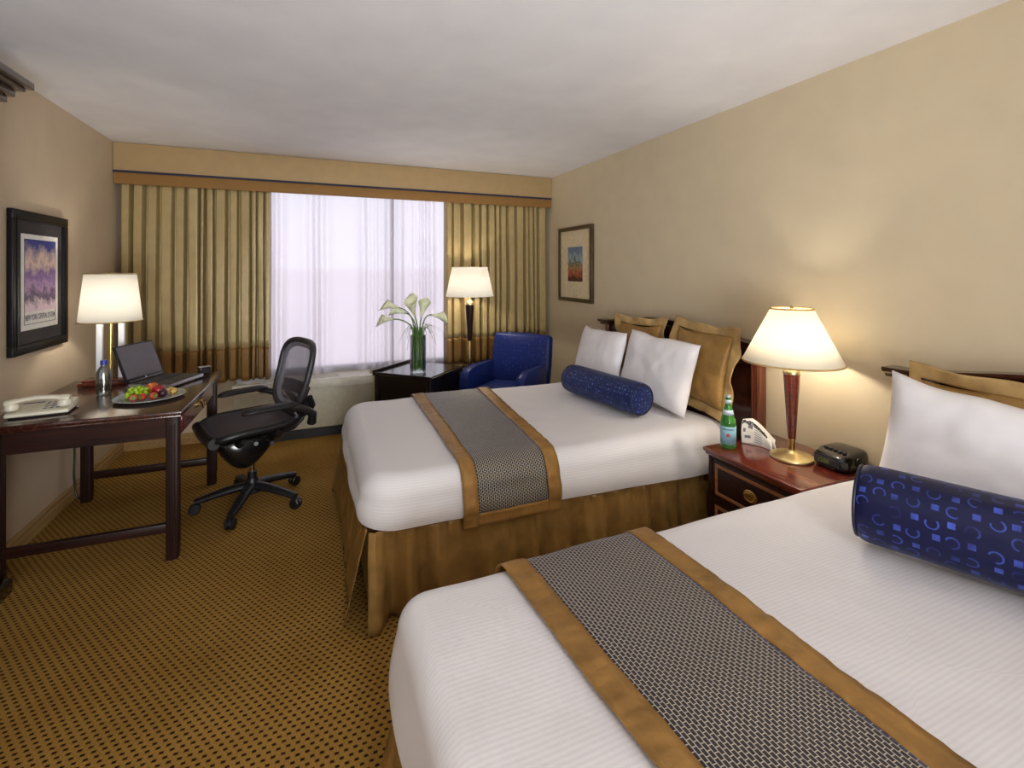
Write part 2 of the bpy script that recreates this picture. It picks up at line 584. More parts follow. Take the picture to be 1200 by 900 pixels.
def text_bm(b, s, size, m, bold=0.0, width=None, warp=None):
    """flat lettering: returns mesh faces in builder b, centred on origin of m"""
    cu = bpy.data.curves.new('lettering', 'FONT')
    cu.body = s
    cu.size = size
    cu.align_x = 'CENTER'
    cu.align_y = 'CENTER'
    cu.offset = bold
    ob = bpy.data.objects.new('lettering', cu)
    COL.objects.link(ob)
    bpy.context.view_layer.update()
    dg = bpy.context.evaluated_depsgraph_get()
    me = bpy.data.meshes.new_from_object(ob.evaluated_get(dg))
    bpy.data.objects.remove(ob)
    bpy.data.curves.remove(cu)
    if width:
        xs = [v.co.x for v in me.vertices]
        k = width / (max(xs) - min(xs))
        for v in me.vertices:
            v.co.x *= k
    if warp:
        for v in me.vertices:
            v.co = warp(v.co)
    me.transform(m)
    b.bm.from_mesh(me)
    bpy.data.meshes.remove(me)
    return b


def frame_m(o, ex, ey):
    """matrix with origin o and x, y axes ex, ey"""
    ex = Vector(ex).normalized()
    ey = Vector(ey)
    ey = (ey - ex * ey.dot(ex)).normalized()
    ez = ex.cross(ey)
    m = Matrix((ex, ey, ez)).transposed().to_4x4()
    m.translation = o
    return m


def wob(x, y, z, s=1.0, k=0):
    return noise.noise(Vector((x * s + 13.7 * k, y * s - 7.1 * k, z * s + 3.3 * k)))

# ------------------------------------------------------------------ room shell
XL, XR, YB, YF, HC = -1.41, 2.36, 4.74, -2.3, 2.44
WX0, WX1, WZ0, WZ1 = -0.75, 1.65, 0.508, 2.25
T = 0.12
struct(B().span((XL - T, YF - T, -T), (XR + T, YB + T, 0)).build('floor', M['carpet'], smooth=False))
struct(B().span((XL - T, YF - T, HC), (XR + T, YB + T, HC + T)).build('ceiling', M['ceiling'], smooth=False))
struct(B().span((XL - T, YF - T, 0), (XL, YB + T, HC)).build('wall_left', M['wall_pale'], smooth=False))
struct(B().span((XR, YF - T, 0), (XR + T, YB + T, HC)).build('wall_right', M['wall'], smooth=False))
struct(B().span((XL, YF - T, 0), (XR, YF, HC)).build('wall_front', M['wall'], smooth=False))
b = B()
b.span((XL, YB, 0), (WX0, YB + T, HC)).span((WX1, YB, 0), (XR, YB + T, HC))
b.span((WX0, YB, 0), (WX1, YB + T, WZ0)).span((WX0, YB, WZ1), (WX1, YB + T, HC))
struct(b.build('wall_back', M['wall_pale'], smooth=False))

def baseboard(name, p, q, n):
    """profiled skirting from p to q on the floor, n = direction into the room"""
    p, q, n = Vector(p), Vector(q), Vector(n)
    prof = [(0, 0), (0.017, 0), (0.017, 0.05), (0.012, 0.062), (0.012, 0.075), (0.006, 0.088), (0, 0.09)]
    b = B()
    L = [[b.bm.verts.new(e + n * a + Vector((0, 0, z))) for a, z in prof] for e in (p, q)]
    k = len(prof)
    for i in range(k):
        b.bm.faces.new((L[0][i], L[0][(i + 1) % k], L[1][(i + 1) % k], L[1][i]))
    b.bm.faces.new(L[0]); b.bm.faces.new(list(reversed(L[1])))
    return struct(b.build(name, M['baseboard'], smooth=False))

baseboard('baseboard_left', (XL + 0.001, YF, 0), (XL + 0.001, YB, 0), (1, 0, 0))
baseboard('baseboard_back', (XL + 0.018, YB - 0.001, 0), (-0.68, YB - 0.001, 0), (0, -1, 0))
baseboard('baseboard_right', (XR - 0.001, YF, 0), (XR - 0.001, YB, 0), (-1, 0, 0))

w = bpy.data.objects.new('window_1', None)
COL.objects.link(w)
w.location = (0.45, YB, WZ0)
struct(w)
b = B()
fy0, fy1 = YB + 0.03, YB + 0.08
b.span((WX0, fy0, WZ0), (WX0 + 0.05, fy1, WZ1)).span((WX1 - 0.05, fy0, WZ0), (WX1, fy1, WZ1))
b.span((WX0, fy0, WZ0), (WX1, fy1, WZ0 + 0.05)).span((WX0, fy0, WZ1 - 0.05), (WX1, fy1, WZ1))
b.build('window_frame', M['charcoal'], w, world=True)
B().span((0.71, fy0 - 0.01, WZ0 + 0.05), (0.735, fy1, WZ1 - 0.05)).build('window_mullion', M['charcoal'], w, world=True)
B().span((WX0 + 0.05, YB + 0.052, WZ0 + 0.05), (0.71, YB + 0.058, WZ1 - 0.05)).build('window_pane', M['window_glass'], w, world=True)
B().span((0.735, YB + 0.052, WZ0 + 0.05), (WX1 - 0.05, YB + 0.058, WZ1 - 0.05)).build('window_pane', M['window_glass'], w, world=True)

# ------------------------------------------------------------------ window dressing
t = thing('valance', 'wide tan box valance with a navy stripe along the ceiling above the window', 'valance', (0.47, 4.6, 2.12))
y0 = 4.545
B().span((XL + 0.004, y0, 2.222), (XR - 0.004, 4.735, HC - 0.004), 0.003).build('valance_board', M['valance'], t, world=True)
B().span((XL + 0.004, y0 - 0.004, 2.206), (XR - 0.004, y0 + 0.02, 2.2225)).build('navy_stripe', M['navy_trim'], t, world=True)
B().span((XL + 0.004, y0 + 0.002, 2.118), (XR - 0.004, y0 + 0.022, 2.2065), 0.003).build('lower_border', M['valance_low'], t, world=True)
B().span((XL + 0.004, y0 + 0.022, 2.16), (XR - 0.004, 4.73, 2.18)).build('curtain_track', M['cream_plastic'], t, world=True)

def pleats(x0, x1, folds, amp, seed, yc, z0, z1, zhem, name, label, slack=0.0):
    rnd = random.Random(seed)
    wd = [rnd.uniform(0.4, 1.6) for _ in range(folds)]
    s = sum(wd)
    edges = [0]
    for v in wd:
        edges.append(edges[-1] + v / s)
    am = [amp * rnd.uniform(0.65, 1.15) for _ in range(folds)]
    def fold(u):
        for k in range(folds):
            if u <= edges[k + 1] or k == folds - 1:
                f = (u - edges[k]) / (edges[k + 1] - edges[k])
                c = 0.5 - 0.5 * math.cos(2 * PI * f)
                c = min(max(c * 2.0 - 0.5, 0.0), 1.0)
                c = c * c * (3 - 2 * c)
                return am[k] * c, k, f
    def pos(u, z):
        d, k, f = fold(u)
        h = (z1 - z) / (z1 - z0)
        x = x0 + (x1 - x0) * u + 0.012 * h * wob(k * 3.1, h * 1.6, 0, 1, seed) - 0.010 * (wd[k] / s * folds) * math.sin(2 * PI * f) * (1 - 0.25 * h)
        y = yc - d * (0.75 + 0.35 * h) + 0.01 * wob(u * 9, z * 2.0, 0, 1, seed + 3)
        return Vector((min(max(x, XL + 0.01), XR - 0.01), y, z))
    root = thing(name, label, 'curtain', ((x0 + x1) / 2, yc, z0), group='satin window curtains')
    n = folds * 18
    b = B()
    b.grid(lambda u, v: pos(u, zhem + (z1 - zhem) * v), n, 24)
    b.build('curtain_panel', M['curtain'], root, world=True, thick=0.002)
    b = B()
    b.grid(lambda u, v: pos(u, z0 + (zhem - z0) * v), n, 8)
    b.build('curtain_hem', M['curtain_hem'], root, world=True, thick=0.0022)
    return root

pleats(XL + 0.03, -0.33, 14, 0.10, 5, 4.661, 0.525, 2.158, 0.80, 'curtain', 'gold satin curtain with brown hem left of the window, behind the desk')
pleats(1.21, XR - 0.03, 14, 0.092, 11, 4.661, 0.525, 2.158, 0.78, 'curtain', 'gold satin curtain with brown hem right of the window, behind the floor lamp')

t = None
def sheer_pos(u, z):
    x = -0.40 + 1.72 * u
    h = (2.158 - z) / 1.65
    ph = 2 * PI * (u * 15 + 0.8 * math.sin(u * 9.0) + 0.4 * math.sin(u * 23))
    a = 0.017 + 0.008 * math.sin(u * 31)
    y = 4.731 - a * (0.8 + 0.5 * h) * (1 + math.sin(ph + 0.4 * wob(u * 6, z * 1.2, 0)))
    return Vector((x + 0.008 * h * wob(u * 12, z, 4), y + 0.008 * wob(u * 14, z * 1.5, 2), z))
b = B()
b.grid(lambda u, v: sheer_pos(u, 0.512 + 1.646 * v), 260, 16)
o = b.build('sheer_curtain', M['sheer'], None, base=(0.46, 4.69, 0.51))
tag(o, 'sheer white voile curtain over the window between the gold curtains', 'curtain')

# ------------------------------------------------------------------ air conditioner under the window
t = thing('air_conditioner', 'long putty coloured heating and cooling unit on the floor below the window', 'air conditioner', (-0.05, 4.6, 0))
X0, X1, Y0, Y1 = -0.60, 0.505, 4.475, 4.73
B().span((X0, Y0, 0.085), (X1, Y1, 0.497), 0.012, 3).build('cabinet', M['ptac'], t, world=True)
B().span((X0 + 0.01, Y0 + 0.03, 0.0), (X1 - 0.01, Y1, 0.084)).build('plinth', M['black_metal'], t, world=True)
b = B()
b.span((X0 - 0.004, Y0 - 0.006, 0.43), (X1 + 0.004, Y0 + 0.02, 0.5), 0.004)
b.span((X0 - 0.004, Y0 - 0.006, 0.4975), (X1 + 0.004, Y0 + 0.05, 0.506), 0.003)
b.span((X0 - 0.004, 4.67, 0.4975), (X1 + 0.004, 4.73, 0.506), 0.003)
b.build('top_rail', M['ptac_top'], t, world=True)
b = B()
for k in range(9):
    y = Y0 + 0.058 + k * 0.0145
    b.span((X0 + 0.02, y, 0.4975), (0.2, y + 0.008, 0.5055))
b.build('air_grille', M['ptac_top'], t, world=True)
d = B().span((0.215, Y0 + 0.054, 0.4975), (0.485, 4.665, 0.507), 0.003).build('control_lid', M['ptac_top'], t, world=True)

# ------------------------------------------------------------------ desk
t = thing('desk', 'dark mahogany writing desk against the left wall', 'desk', (-0.99, 3.35, 0), R(-1.2))
DX0, DX1, DY0, DY1 = -0.402, 0.402, -0.505, 0.495
b = B()
b.span((DX0, DY0, 0.727), (DX1, DY1, 0.75), 0.006, 3)
b.span((DX0 + 0.008, DY0 + 0.008, 0.715), (DX1 - 0.008, DY1 - 0.008, 0.7275), 0.003)
b.build('desk_top', M['mahogany_y'], t)
lg = 0.052
for sx in (0, 1):
    for sy in (0, 1):
        x = (DX0 + 0.05 + lg / 2) if not sx else (DX1 - 0.025 - lg / 2)
        y = (DY0 + 0.025 + lg / 2) if not sy else (DY1 - 0.025 - lg / 2)
        b = B().box((x, y, 0.3575), (lg, lg, 0.715), 0.004)
        for s in (-1, 1):
            for q in (-0.012, 0, 0.012):
                b.box((x + q, y + s * (lg / 2 + 0.0005), 0.38), (0.005, 0.004, 0.60), 0.0015, 1)
                b.box((x + s * (lg / 2 + 0.0005), y + q, 0.38), (0.004, 0.005, 0.60), 0.0015, 1)
        b.build('leg', M['mahogany_z'], t)
xl, xr = DX0 + 0.05 + lg / 2, DX1 - 0.025 - lg / 2
yn, yf = DY0 + 0.025 + lg / 2, DY1 - 0.025 - lg / 2
for y in (yn, yf):
    B().span((xl + lg / 2 + 0.001, y - 0.012, 0.61), (xr - lg / 2 - 0.001, y + 0.012, 0.714)).build('apron', M['mahogany'], t)
    B().span((xl + lg / 2 + 0.001, y - 0.014, 0.135), (xr - lg / 2 - 0.001, y + 0.014, 0.18), 0.004).build('stretcher', M['mahogany'], t)
B().span((xl - 0.012, yn + lg / 2 + 0.001, 0.60), (xl + 0.012, yf - lg / 2 - 0.001, 0.714)).build('apron', M['mahogany_y'], t)
b = B()
b.span((xr - 0.016, yn + lg / 2 + 0.001, 0.594), (xr + 0.012, yf - lg / 2 - 0.001, 0.604), 0.002)
b.span((xr - 0.016, yn + lg / 2 + 0.001, 0.604), (xr + 0.012, yn + lg / 2 + 0.05, 0.714))
b.span((xr - 0.016, yf - lg / 2 - 0.05, 0.604), (xr + 0.012, yf - lg / 2 - 0.001, 0.714))
b.build('drawer_rail', M['mahogany_y'], t)
dy0, dy1 = yn + lg / 2 + 0.053, yf - lg / 2 - 0.053
b = B().span((xr - 0.20, dy0, 0.607), (xr + 0.02, dy1, 0.711), 0.003)
b.span((xr + 0.019, dy0 + 0.015, 0.62), (xr + 0.023, dy1 - 0.015, 0.70), 0.002, 1)
dr = b.build('drawer', M['mahogany_red'], t)
b = B()
for y in (-0.04, 0.04):
    b.lathe([(0.0, 0), (0.014, 0.0), (0.012, 0.004), (0.005, 0.006), (0.005, 0.02), (0.008, 0.024), (0, 0.027)], (xr + 0.0235, y, 0.664), 16, Matrix.Rotation(PI / 2, 4, 'Y'))
pts = [(xr + 0.04 + 0.003 * math.sin(PI * k / 12), -0.04 + 0.08 * k / 12, 0.664 - 0.028 * math.sin(PI * k / 12)) for k in range(13)]
b.tube(pts, 0.0035, 8)
b.build('bail_handle', M['brass'], dr)

# cord down the wall behind the desk
b = B()
pts = [(-1.388, 3.852 + 0.004 * math.sin(k), 0.70 - 0.6 * k / 12) for k in range(12)] + [(-1.382, 3.85, 0.06), (-1.372, 3.845, 0.018), (-1.35, 3.83, 0.009)]
b.tube(pts, 0.006, 8)
tag(b.build('power_cord', M['black_plastic'], None, base=(-1.385, 3.85, 0)), 'dark power cord hanging down the left wall under the desk', 'cord')

# desk lamp
LX, LY, LZ = -1.155, 3.70, 0.751
t = thing('desk_lamp', 'lit white shaded lamp on twin white columns at the far end of the desk', 'lamp', (LX, LY, LZ))
b = B().span((-0.14, -0.075, 0), (0.13, 0.075, 0.022), 0.004)
b.span((-0.125, -0.06, 0.022), (0.115, 0.06, 0.034), 0.004)
ba = b.build('lamp_base', M['mahogany_red'], t)
B().span((0.06, -0.062, 0.012), (0.1, -0.076, 0.026), 0.002).build('power_outlet', M['black_plastic'], ba)
for x in (-0.055, 0.055):
    B().box((x, 0, 0.034 + 0.18), (0.03, 0.03, 0.36), 0.004).build('column', M['acrylic'], t)
b = B().tube([(0, 0, 0.034), (0, 0, 0.45)], 0.010, 14)
b.lathe([(0, 0.385), (0.03, 0.386), (0.03, 0.394), (0, 0.395)], seg=24)
b.lathe([(0.016, 0.43), (0.018, 0.44), (0.018, 0.48), (0.0, 0.481)], seg=16)
b.build('rod', M['brass'], t)

def lamp_shade(root, r0, z0, r1, z1, mat, trim, cx=0, cy=0):
    b = B()
    b.lathe([(r0, z0), (r1, z1)], (cx, cy, 0), 56, cap=False)
    b.build('lamp_shade', mat, root, thick=0.0016)
    for r, z in ((r0, z0), (r1, z1)):
        b = B().tube([(cx + (r + 0.001) * math.cos(2 * PI * k / 56), cy + (r + 0.001) * math.sin(2 * PI * k / 56), z) for k in range(56)], 0.0042, 8, True)
        b.build('shade_trim', trim, root)
    b = B()
    zs = z1 - 0.012
    for k in range(3):
        a = 2 * PI * k / 3 + 0.4
        b.tube([(cx, cy, zs), (cx + (r1 - 0.003) * math.cos(a), cy + (r1 - 0.003) * math.sin(a), z1 - 0.004)], 0.0018, 6)
    b.lathe([(0.006, zs - 0.004), (0.008, zs), (0.004, zs + 0.006), (0.009, zs + 0.014), (0.006, zs + 0.024), (0, zs + 0.028)], (cx, cy, 0), 14)
    hp = [(cx + 0.045 * math.sin(PI * k / 14), cy, zs - 0.004 - (zs - z0) * 0.75 * (1 - k / 14.0)) for k in range(15)]
    b.tube(hp, 0.0018, 6)
    b.build('shade_carrier', M['brass'], root)

lamp_shade(t, 0.157, 0.386, 0.127, 0.679, M['shade_cool'], M['pale_brass'])

FILL_POWER = 640
def point_light(name, loc, watts, col=(1.0, 0.90, 0.77), r=0.03):
    l = bpy.data.lights.new(name, 'POINT')
    l.energy = watts
    l.color = col
    l.shadow_soft_size = r
    o = bpy.data.objects.new(name, l)
    COL.objects.link(o)
    o.location = loc
    return o

# laptop
LA = math.atan2(-0.374, 0.928)
t = thing('laptop', 'open black laptop with a grey screen on the desk', 'laptop', (-0.83, 3.57, 0.751), LA)
# local: +x = towards the user, +y along the hinge
b = B().span((-0.125, -0.155, 0.006), (0.125, 0.155, 0.026), 0.005, 3)
base = b.build('base', M['silver'], t)
B().span((-0.123, -0.153, 0.0262), (0.123, 0.153, 0.0285), 0.001, 1).build('keyboard_deck', M['charcoal'], base)
b = B()
for r_ in range(5):
    for c_ in range(14):
        b.box((-0.088 + r_ * 0.021, -0.131 + c_ * 0.0202, 0.0300), (0.017, 0.0168, 0.003), 0.001, 1)
b.build('keyboard', M['keycap'], base)
B().span((0.045, -0.035, 0.0286), (0.1, 0.035, 0.0294)).build('touchpad', M['black_plastic'], base)
for x in (-0.1, 0.1):
    for y in (-0.13, 0.13):
        B().box((x, y, 0.003), (0.02, 0.02, 0.005)).build('rubber_foot', M['black_plastic'], base)
m = Matrix.Translation((-0.128, 0, 0.024)) @ Matrix.Rotation(R(-20), 4, 'Y')
b = B().span((-0.012, -0.155, 0.004), (0.0, 0.155, 0.238), 0.004, 2)
lid = b.xf(m).build('lid', M['black_plastic'], t)
B().span((0.0003, -0.143, 0.03), (0.0013, 0.143, 0.228)).xf(m).build('screen', M['screen'], lid)
B().span((0.0003, -0.13, 0.011), (0.0012, 0.13, 0.0125)).xf(m).build('speaker_slot', M['silver'], lid)
B().lathe([(0, 0), (0.006, 0), (0.006, 0.001), (0, 0.001)], (0.0004, 0, 0.018), 20, Matrix.Rotation(PI / 2, 4, 'Y')).xf(m).build('round_badge', M['silver'], lid)

# small clock behind the laptop
t = thing('desk_clock', 'small black clock with a silver rim standing on the desk corner behind the laptop', 'clock', (-0.672, 3.775, 0.751), R(30))
B().span((-0.032, -0.02, 0), (0.032, 0.02, 0.048), 0.006, 3).build('case', M['black_gloss'], t)
B().span((-0.034, -0.022, 0.0485), (0.034, 0.022, 0.053), 0.002).build('silver_rim', M['silver'], t)
B().span((-0.024, -0.0215, 0.01), (0.024, -0.0203, 0.04)).build('dial', M['charcoal'], t)

# telephone
t = thing('telephone', 'cream desk telephone at the near left corner of the desk', 'telephone', (-1.22, 3.055, 0.7515), R(6))
b = B()
pf = [(-0.085, 0.008), (0.085, 0.008), (0.085, 0.045), (0.06, 0.052), (-0.07, 0.028), (-0.085, 0.022)]
pm = Matrix(((0, 0, 1, 0), (1, 0, 0, 0), (0, 1, 0, 0), (0, 0, 0, 1)))
b.prism(pf, -0.115, 0.115, pm, 0.005)
ba = b.build('phone_base', M['cream_plastic'], t)
B().span((-0.105, -0.07, 0.0), (0.105, 0.075, 0.0085)).build('foot_pad', M['black_plastic'], ba)
b = B()
for r_ in range(4):
    for c_ in range(3):
        y = -0.05 + r_ * 0.023
        b.box((0.02 + c_ * 0.024, y, 0.0395 + (y + 0.0) * 0.185), (0.017, 0.014, 0.006), 0.002, 1)
b.build('keypad', M['grey_plastic'], ba)
b = B()
hp = [(-0.06 - 0.0 * k, -0.105 + 0.21 * k / 16, 0.075 + 0.018 * math.sin(PI * k / 16)) for k in range(17)]
hp = [(-0.115 + 0.23 * k / 16, -0.058, 0.072 + 0.016 * math.sin(PI * k / 16)) for k in range(17)]
b.tube(hp, [0.024 if k < 3 or k > 13 else 0.018 for k in range(17)], 14, flat=0.62)
b.lathe([(0.022, 0), (0.027, 0.006), (0.026, 0.03)], (-0.095, -0.058, 0.038), 20)
b.lathe([(0.022, 0), (0.027, 0.006), (0.026, 0.03)], (0.095, -0.058, 0.038), 20)
hs = b.build('handset', M['cream_plastic'], t)
B().span((-0.05, -0.0765, 0.066), (0.03, -0.0745, 0.070)).build('grip_line', M['charcoal'], hs)
b = B()
cp = []
for k in range(120):
    a = k * 0.9
    s = k / 119
    cp.append((-0.125 - 0.012 * math.sin(s * PI) + 0.006 * math.cos(a), -0.05 + 0.10 * s, 0.010 + 0.012 + 0.006 * math.sin(a) + 0.02 * (1 - s)))
b.tube(cp, 0.0016, 6)
b.build('coiled_cord', M['cream_plastic'], t)

# water bottle
t = thing('water_bottle', 'clear plastic water bottle with a blue cap on the desk', 'bottle', (-1.085, 3.375, 0.7512))
b = B()
prof = [(0.0, 0.004), (0.022, 0.0), (0.033, 0.003), (0.036, 0.012), (0.034, 0.02), (0.036, 0.03), (0.034, 0.04), (0.036, 0.05), (0.036, 0.115), (0.033, 0.13), (0.022, 0.15), (0.014, 0.163), (0.014, 0.172)]
b.lathe(prof, seg=32, cap=False)
bt = b.build('bottle_body', M['bottle_clear'], t)
b = B().lathe([(0, 0.006), (0.0325, 0.007), (0.0325, 0.118), (0.03, 0.13), (0, 0.1305)], seg=28)
b.build('water', M['water'], bt)
b = B().lathe([(0.0165, 0.168), (0.0168, 0.19), (0.0155, 0.193), (0, 0.193)], seg=24)
b.build('cap', M['blue_cap'], t)

# fruit plate
PX, PY, PZ = -0.815, 3.165, 0.7512
b = B()
pr = [(0, 0.004), (0.09, 0.004), (0.115, 0.010), (0.158, 0.017), (0.162, 0.0185), (0.158, 0.021), (0.115, 0.0145), (0.088, 0.0085), (0, 0.0085)]
b.lathe(pr, seg=56, cap=False)
b.lathe([(0.06, 0.0), (0.066, 0.0), (0.066, 0.0045), (0.06, 0.0045)], seg=40, cap=False)
o = b.build('plate', M['pewter'], None)
o.location = (PX, PY, PZ)
tag(o, 'round pale grey plate of fruit near the desk edge', 'plate')
pz = PZ + 0.0092
def loc(dx, dy, dz=0.0):
    return (PX + dx, PY + dy, pz + dz)
# grapes: one bunch
rg = random.Random(3)
t = thing('grape_bunch', 'bunch of green grapes at the left of the fruit plate', 'grapes', loc(-0.055, -0.005, 0.003))
b = B()
pts = []
for k in range(600):
    p = Vector((rg.uniform(-0.045, 0.05), rg.uniform(-0.04, 0.045), rg.uniform(0.0115, 0.056)))
    if (p.x / 0.05) ** 2 + (p.y / 0.045) ** 2 + (max(p.z - 0.012, 0) / 0.05) ** 2 > 1:
        continue
    if all((p - q).length > 0.0165 for q in pts):
        pts.append(p)
for p in pts:
    b.ball(p, 0.0112, (1, 1, 1.08), 12, 8)
b.build('grapes', M['grape'], t)
B().tube([(-0.02, 0.0, 0.052), (-0.005, 0.0, 0.068), (0.012, 0.003, 0.072)], 0.002, 6).build('stalk', M['stem'], t)

def round_fruit(name, label, cat, mat, l, r, sq=0.92, dent=0.18, stalk=True):
    t = thing(name, label, cat, l)
    b = B()
    pr = []
    for k in range(19):
        a = -PI / 2 + PI * k / 18
        rr = r * math.cos(a)
        z = r * sq * math.sin(a)
        z -= r * dent * math.exp(-(rr / (r * 0.3)) ** 2) * (1 if a > 0 else -0.6)
        pr.append((max(rr, 0), z))
    zmin = min(p[1] for p in pr)
    pr = [(a if a > 1e-5 else 0, z - zmin) for a, z in pr]
    b.lathe(pr, seg=26, cap=False)
    b.build('skin', mat, t)
    if stalk:
        zt = pr[-1][1]
        B().tube([(0, 0, zt - 0.002), (0.002, 0, zt + 0.008), (0.005, 0.001, zt + 0.014)], 0.0013, 6).build('stalk', M['dark_wood'], t)
    return t

round_fruit('apple', 'large shiny red apple at the middle of the fruit plate', 'apple', M['apple'], loc(0.032, 0.022), 0.034)
round_fruit('orange', 'orange behind the grapes on the fruit plate', 'orange', M['orange'], loc(-0.012, 0.082, 0.004), 0.03, 0.98, 0.04, False)
round_fruit('plum', 'dark purple plum beside the apple on the fruit plate', 'plum', M['plum'], loc(0.062, -0.022), 0.022, 1.0, 0.08)
def strawberry(l, rz, label):
    t = thing('strawberry', label, 'strawberry', l, rz, 'strawberries along the near side of the plate')
    k13 = Matrix.Scale(1.3, 4)
    b = B().lathe([(0, 0.0), (0.006, 0.003), (0.011, 0.010), (0.0145, 0.020), (0.0135, 0.027), (0.006, 0.030), (0, 0.0295)], seg=18)
    mm = Matrix.Translation((0, 0, 0.0145)) @ Matrix.Rotation(R(80), 4, 'X') @ Matrix.Translation((0, 0, -0.015))
    b.xf(k13 @ mm).build('berry', M['straw'], t)
    b = B()
    for k in range(6):
        a = 2 * PI * k / 6
        b.tube([(0, 0, 0.0302), (0.006 * math.cos(a), 0.006 * math.sin(a), 0.032), (0.012 * math.cos(a), 0.012 * math.sin(a), 0.031)], [0.002, 0.003, 0.0006], 6, flat=0.4)
    b.xf(k13 @ mm).build('leafy_cap', M['stem'], t)
strawberry(loc(-0.055, -0.078), 0.3, 'strawberry in front of the grapes, leftmost on the plate rim')
strawberry(loc(-0.014, -0.07), -0.4, 'middle strawberry of three at the near rim of the plate')
strawberry(loc(0.026, -0.062), 0.7, 'strawberry below the red apple, rightmost of three berries on the plate')
b = B()
b.grid(lambda u, v: Vector(((0.03 + 0.014 * math.cos(2 * PI * v)) * math.cos(-0.9 + 2.6 * u), (0.03 + 0.014 * math.cos(2 * PI * v)) * math.sin(-0.9 + 2.6 * u), (0.0145 + 0.0125 * math.sin(2 * PI * v)) + 0.008 * u)), 24, 14, cv=True)
b.bm.faces.new([v for v in b.bm.verts][:14]); 
o = b.build('fruit_slice', M['pineapple'], None)
o.location = loc(0.072, 0.03, -0.0005)
tag(o, 'pale yellow curved fruit slice at the right of the fruit plate', 'fruit')

# ------------------------------------------------------------------ office chair
t = thing('office_chair', 'black mesh swivel office chair beside the desk', 'chair', (-0.345, 3.365, 0), R(201))
b = B().lathe([(0.0, 0.075), (0.05, 0.078), (0.052, 0.10), (0.04, 0.135), (0.032, 0.15), (0.03, 0.165), (0, 0.165)], seg=24)
b.build('hub', M['black_plastic'], t)
for k in range(5):
    a = R(183 - 201 + 72 * k)
    ca, sa = math.cos(a), math.sin(a)
    pp = [(0.03, 0.118), (0.10, 0.112), (0.18, 0.098), (0.25, 0.083), (0.30, 0.072)]
    b = B().tube([(ca * r, sa * r, z) for r, z in pp], [0.034, 0.032, 0.029, 0.026, 0.022], 12, flat=0.75)
    lgo = b.build('base_leg', M['black_plastic'], t)
    for r, z in ((0.30, 0.05),):
        b = B()
        for s in (-1, 1):
            mm = Matrix.Translation((ca * r - sa * s * 0.0135, sa * r + ca * s * 0.0135, 0.0315)) @ Matrix.Rotation(a, 4, 'Z') @ Matrix.Rotation(PI / 2, 4, 'X')
            b.lathe([(0, -0.011), (0.026, -0.011), (0.031, -0.007), (0.031, 0.007), (0.026, 0.011), (0, 0.011)], seg=22, m=mm)
        b.tube([(ca * r, sa * r, 0.027), (ca * r, sa * r, 0.066)], 0.006, 8)
        b.tube([(ca * (r - 0.026), sa * (r - 0.026), 0.034), (ca * (r - 0.012), sa * (r - 0.012), 0.052), (ca * r, sa * r, 0.058), (ca * (r + 0.014), sa * (r + 0.014), 0.052), (ca * (r + 0.026), sa * (r + 0.026), 0.034)], 0.006, 8)
        b.build('caster', M['black_plastic'], lgo)
B().tube([(0, 0, 0.16), (0, 0, 0.205)], 0.026, 18).build('outer_column', M['black_plastic'], t)
B().tube([(0, 0, 0.20), (0, 0, 0.35)], 0.017, 16).build('gas_column', M['chrome'], t)
# tilt mechanism: rounded housing deepest at the front
def mech(u, v):
    a = 2 * PI * v
    x = -0.15 + 0.36 * u
    e = math.sin(PI * min(max(u, 0.0), 1.0)) ** 0.4
    zt = 0.475
    dep = 0.06 + 0.085 * math.sin(PI * u ** 1.3) ** 0.8
    c, s_ = math.cos(a), math.sin(a)
    return Vector((x, 0.10 * e * math.copysign(abs(c) ** 0.7, c), zt - dep * 0.8 + dep * 0.8 * e * math.copysign(abs(s_) ** 0.7, s_)))
b = B()
b.grid(mech, 18, 24, cv=True)
mo = b.build('tilt_housing', M['black_gloss'], t, merge=1e-5)
b = B().tube([(0.02, 0.08, 0.42), (0.02, 0.16, 0.425), (0.03, 0.19, 0.43)], [0.006, 0.006, 0.012], 8)
b.tube([(-0.06, 0.08, 0.41), (-0.06, 0.17, 0.415), (-0.055, 0.20, 0.415)], [0.006, 0.006, 0.012], 8)
b.tube([(-0.02, 0.075, 0.35), (0.06, 0.085, 0.36)], 0.005, 8)
b.build('levers', M['charcoal'], mo)
# seat
def seat_pt(u, v):
    # u front(1)-back(-1), v side
    x = 0.02 + 0.245 * u
    y = 0.24 * v * (1 - 0.06 * max(0, -u))
    z = 0.505 + 0.020 * v * v + 0.012 * max(0, -u) ** 2 - 0.026 * max(0, u - 0.25) ** 2 * 1.78
    return Vector((x, y, z))
def seat_edge(a):
    c, s = math.cos(a), math.sin(a)
    return math.copysign(abs(c) ** 0.45, c), math.copysign(abs(s) ** 0.45, s)
b = B()
b.grid(lambda u, v: seat_pt(*[q * u for q in seat_edge(2 * PI * v)]), 14, 64, cv=True)
b.build('seat', M['seat_mesh'], t, thick=0.006, merge=1e-5)
b = B()
b.tube([seat_pt(*seat_edge(2 * PI * k / 72)) + Vector((0, 0, -0.006)) for k in range(72)], 0.021, 12, True)
b.tube([seat_pt(0.86, -0.9 + 1.8 * k / 12) + Vector((0.02, 0, -0.018)) for k in range(13)], 0.03, 12)
b.build('seat_frame', M['black_plastic'], t)
for s in (-1, 1):
    b = B().tube([(-0.10, s * 0.05, 0.43), (-0.11, s * 0.16, 0.435), (-0.09, s * 0.215, 0.465), (-0.06, s * 0.23, 0.488)], 0.018, 10)
    b.build('rear_bracket', M['black_plastic'], t)
    b = B().tube([(0.10, s * 0.05, 0.41), (0.11, s * 0.16, 0.43), (0.10, s * 0.215, 0.465)], 0.016, 10)
    b.build('front_bracket', M['black_plastic'], t)
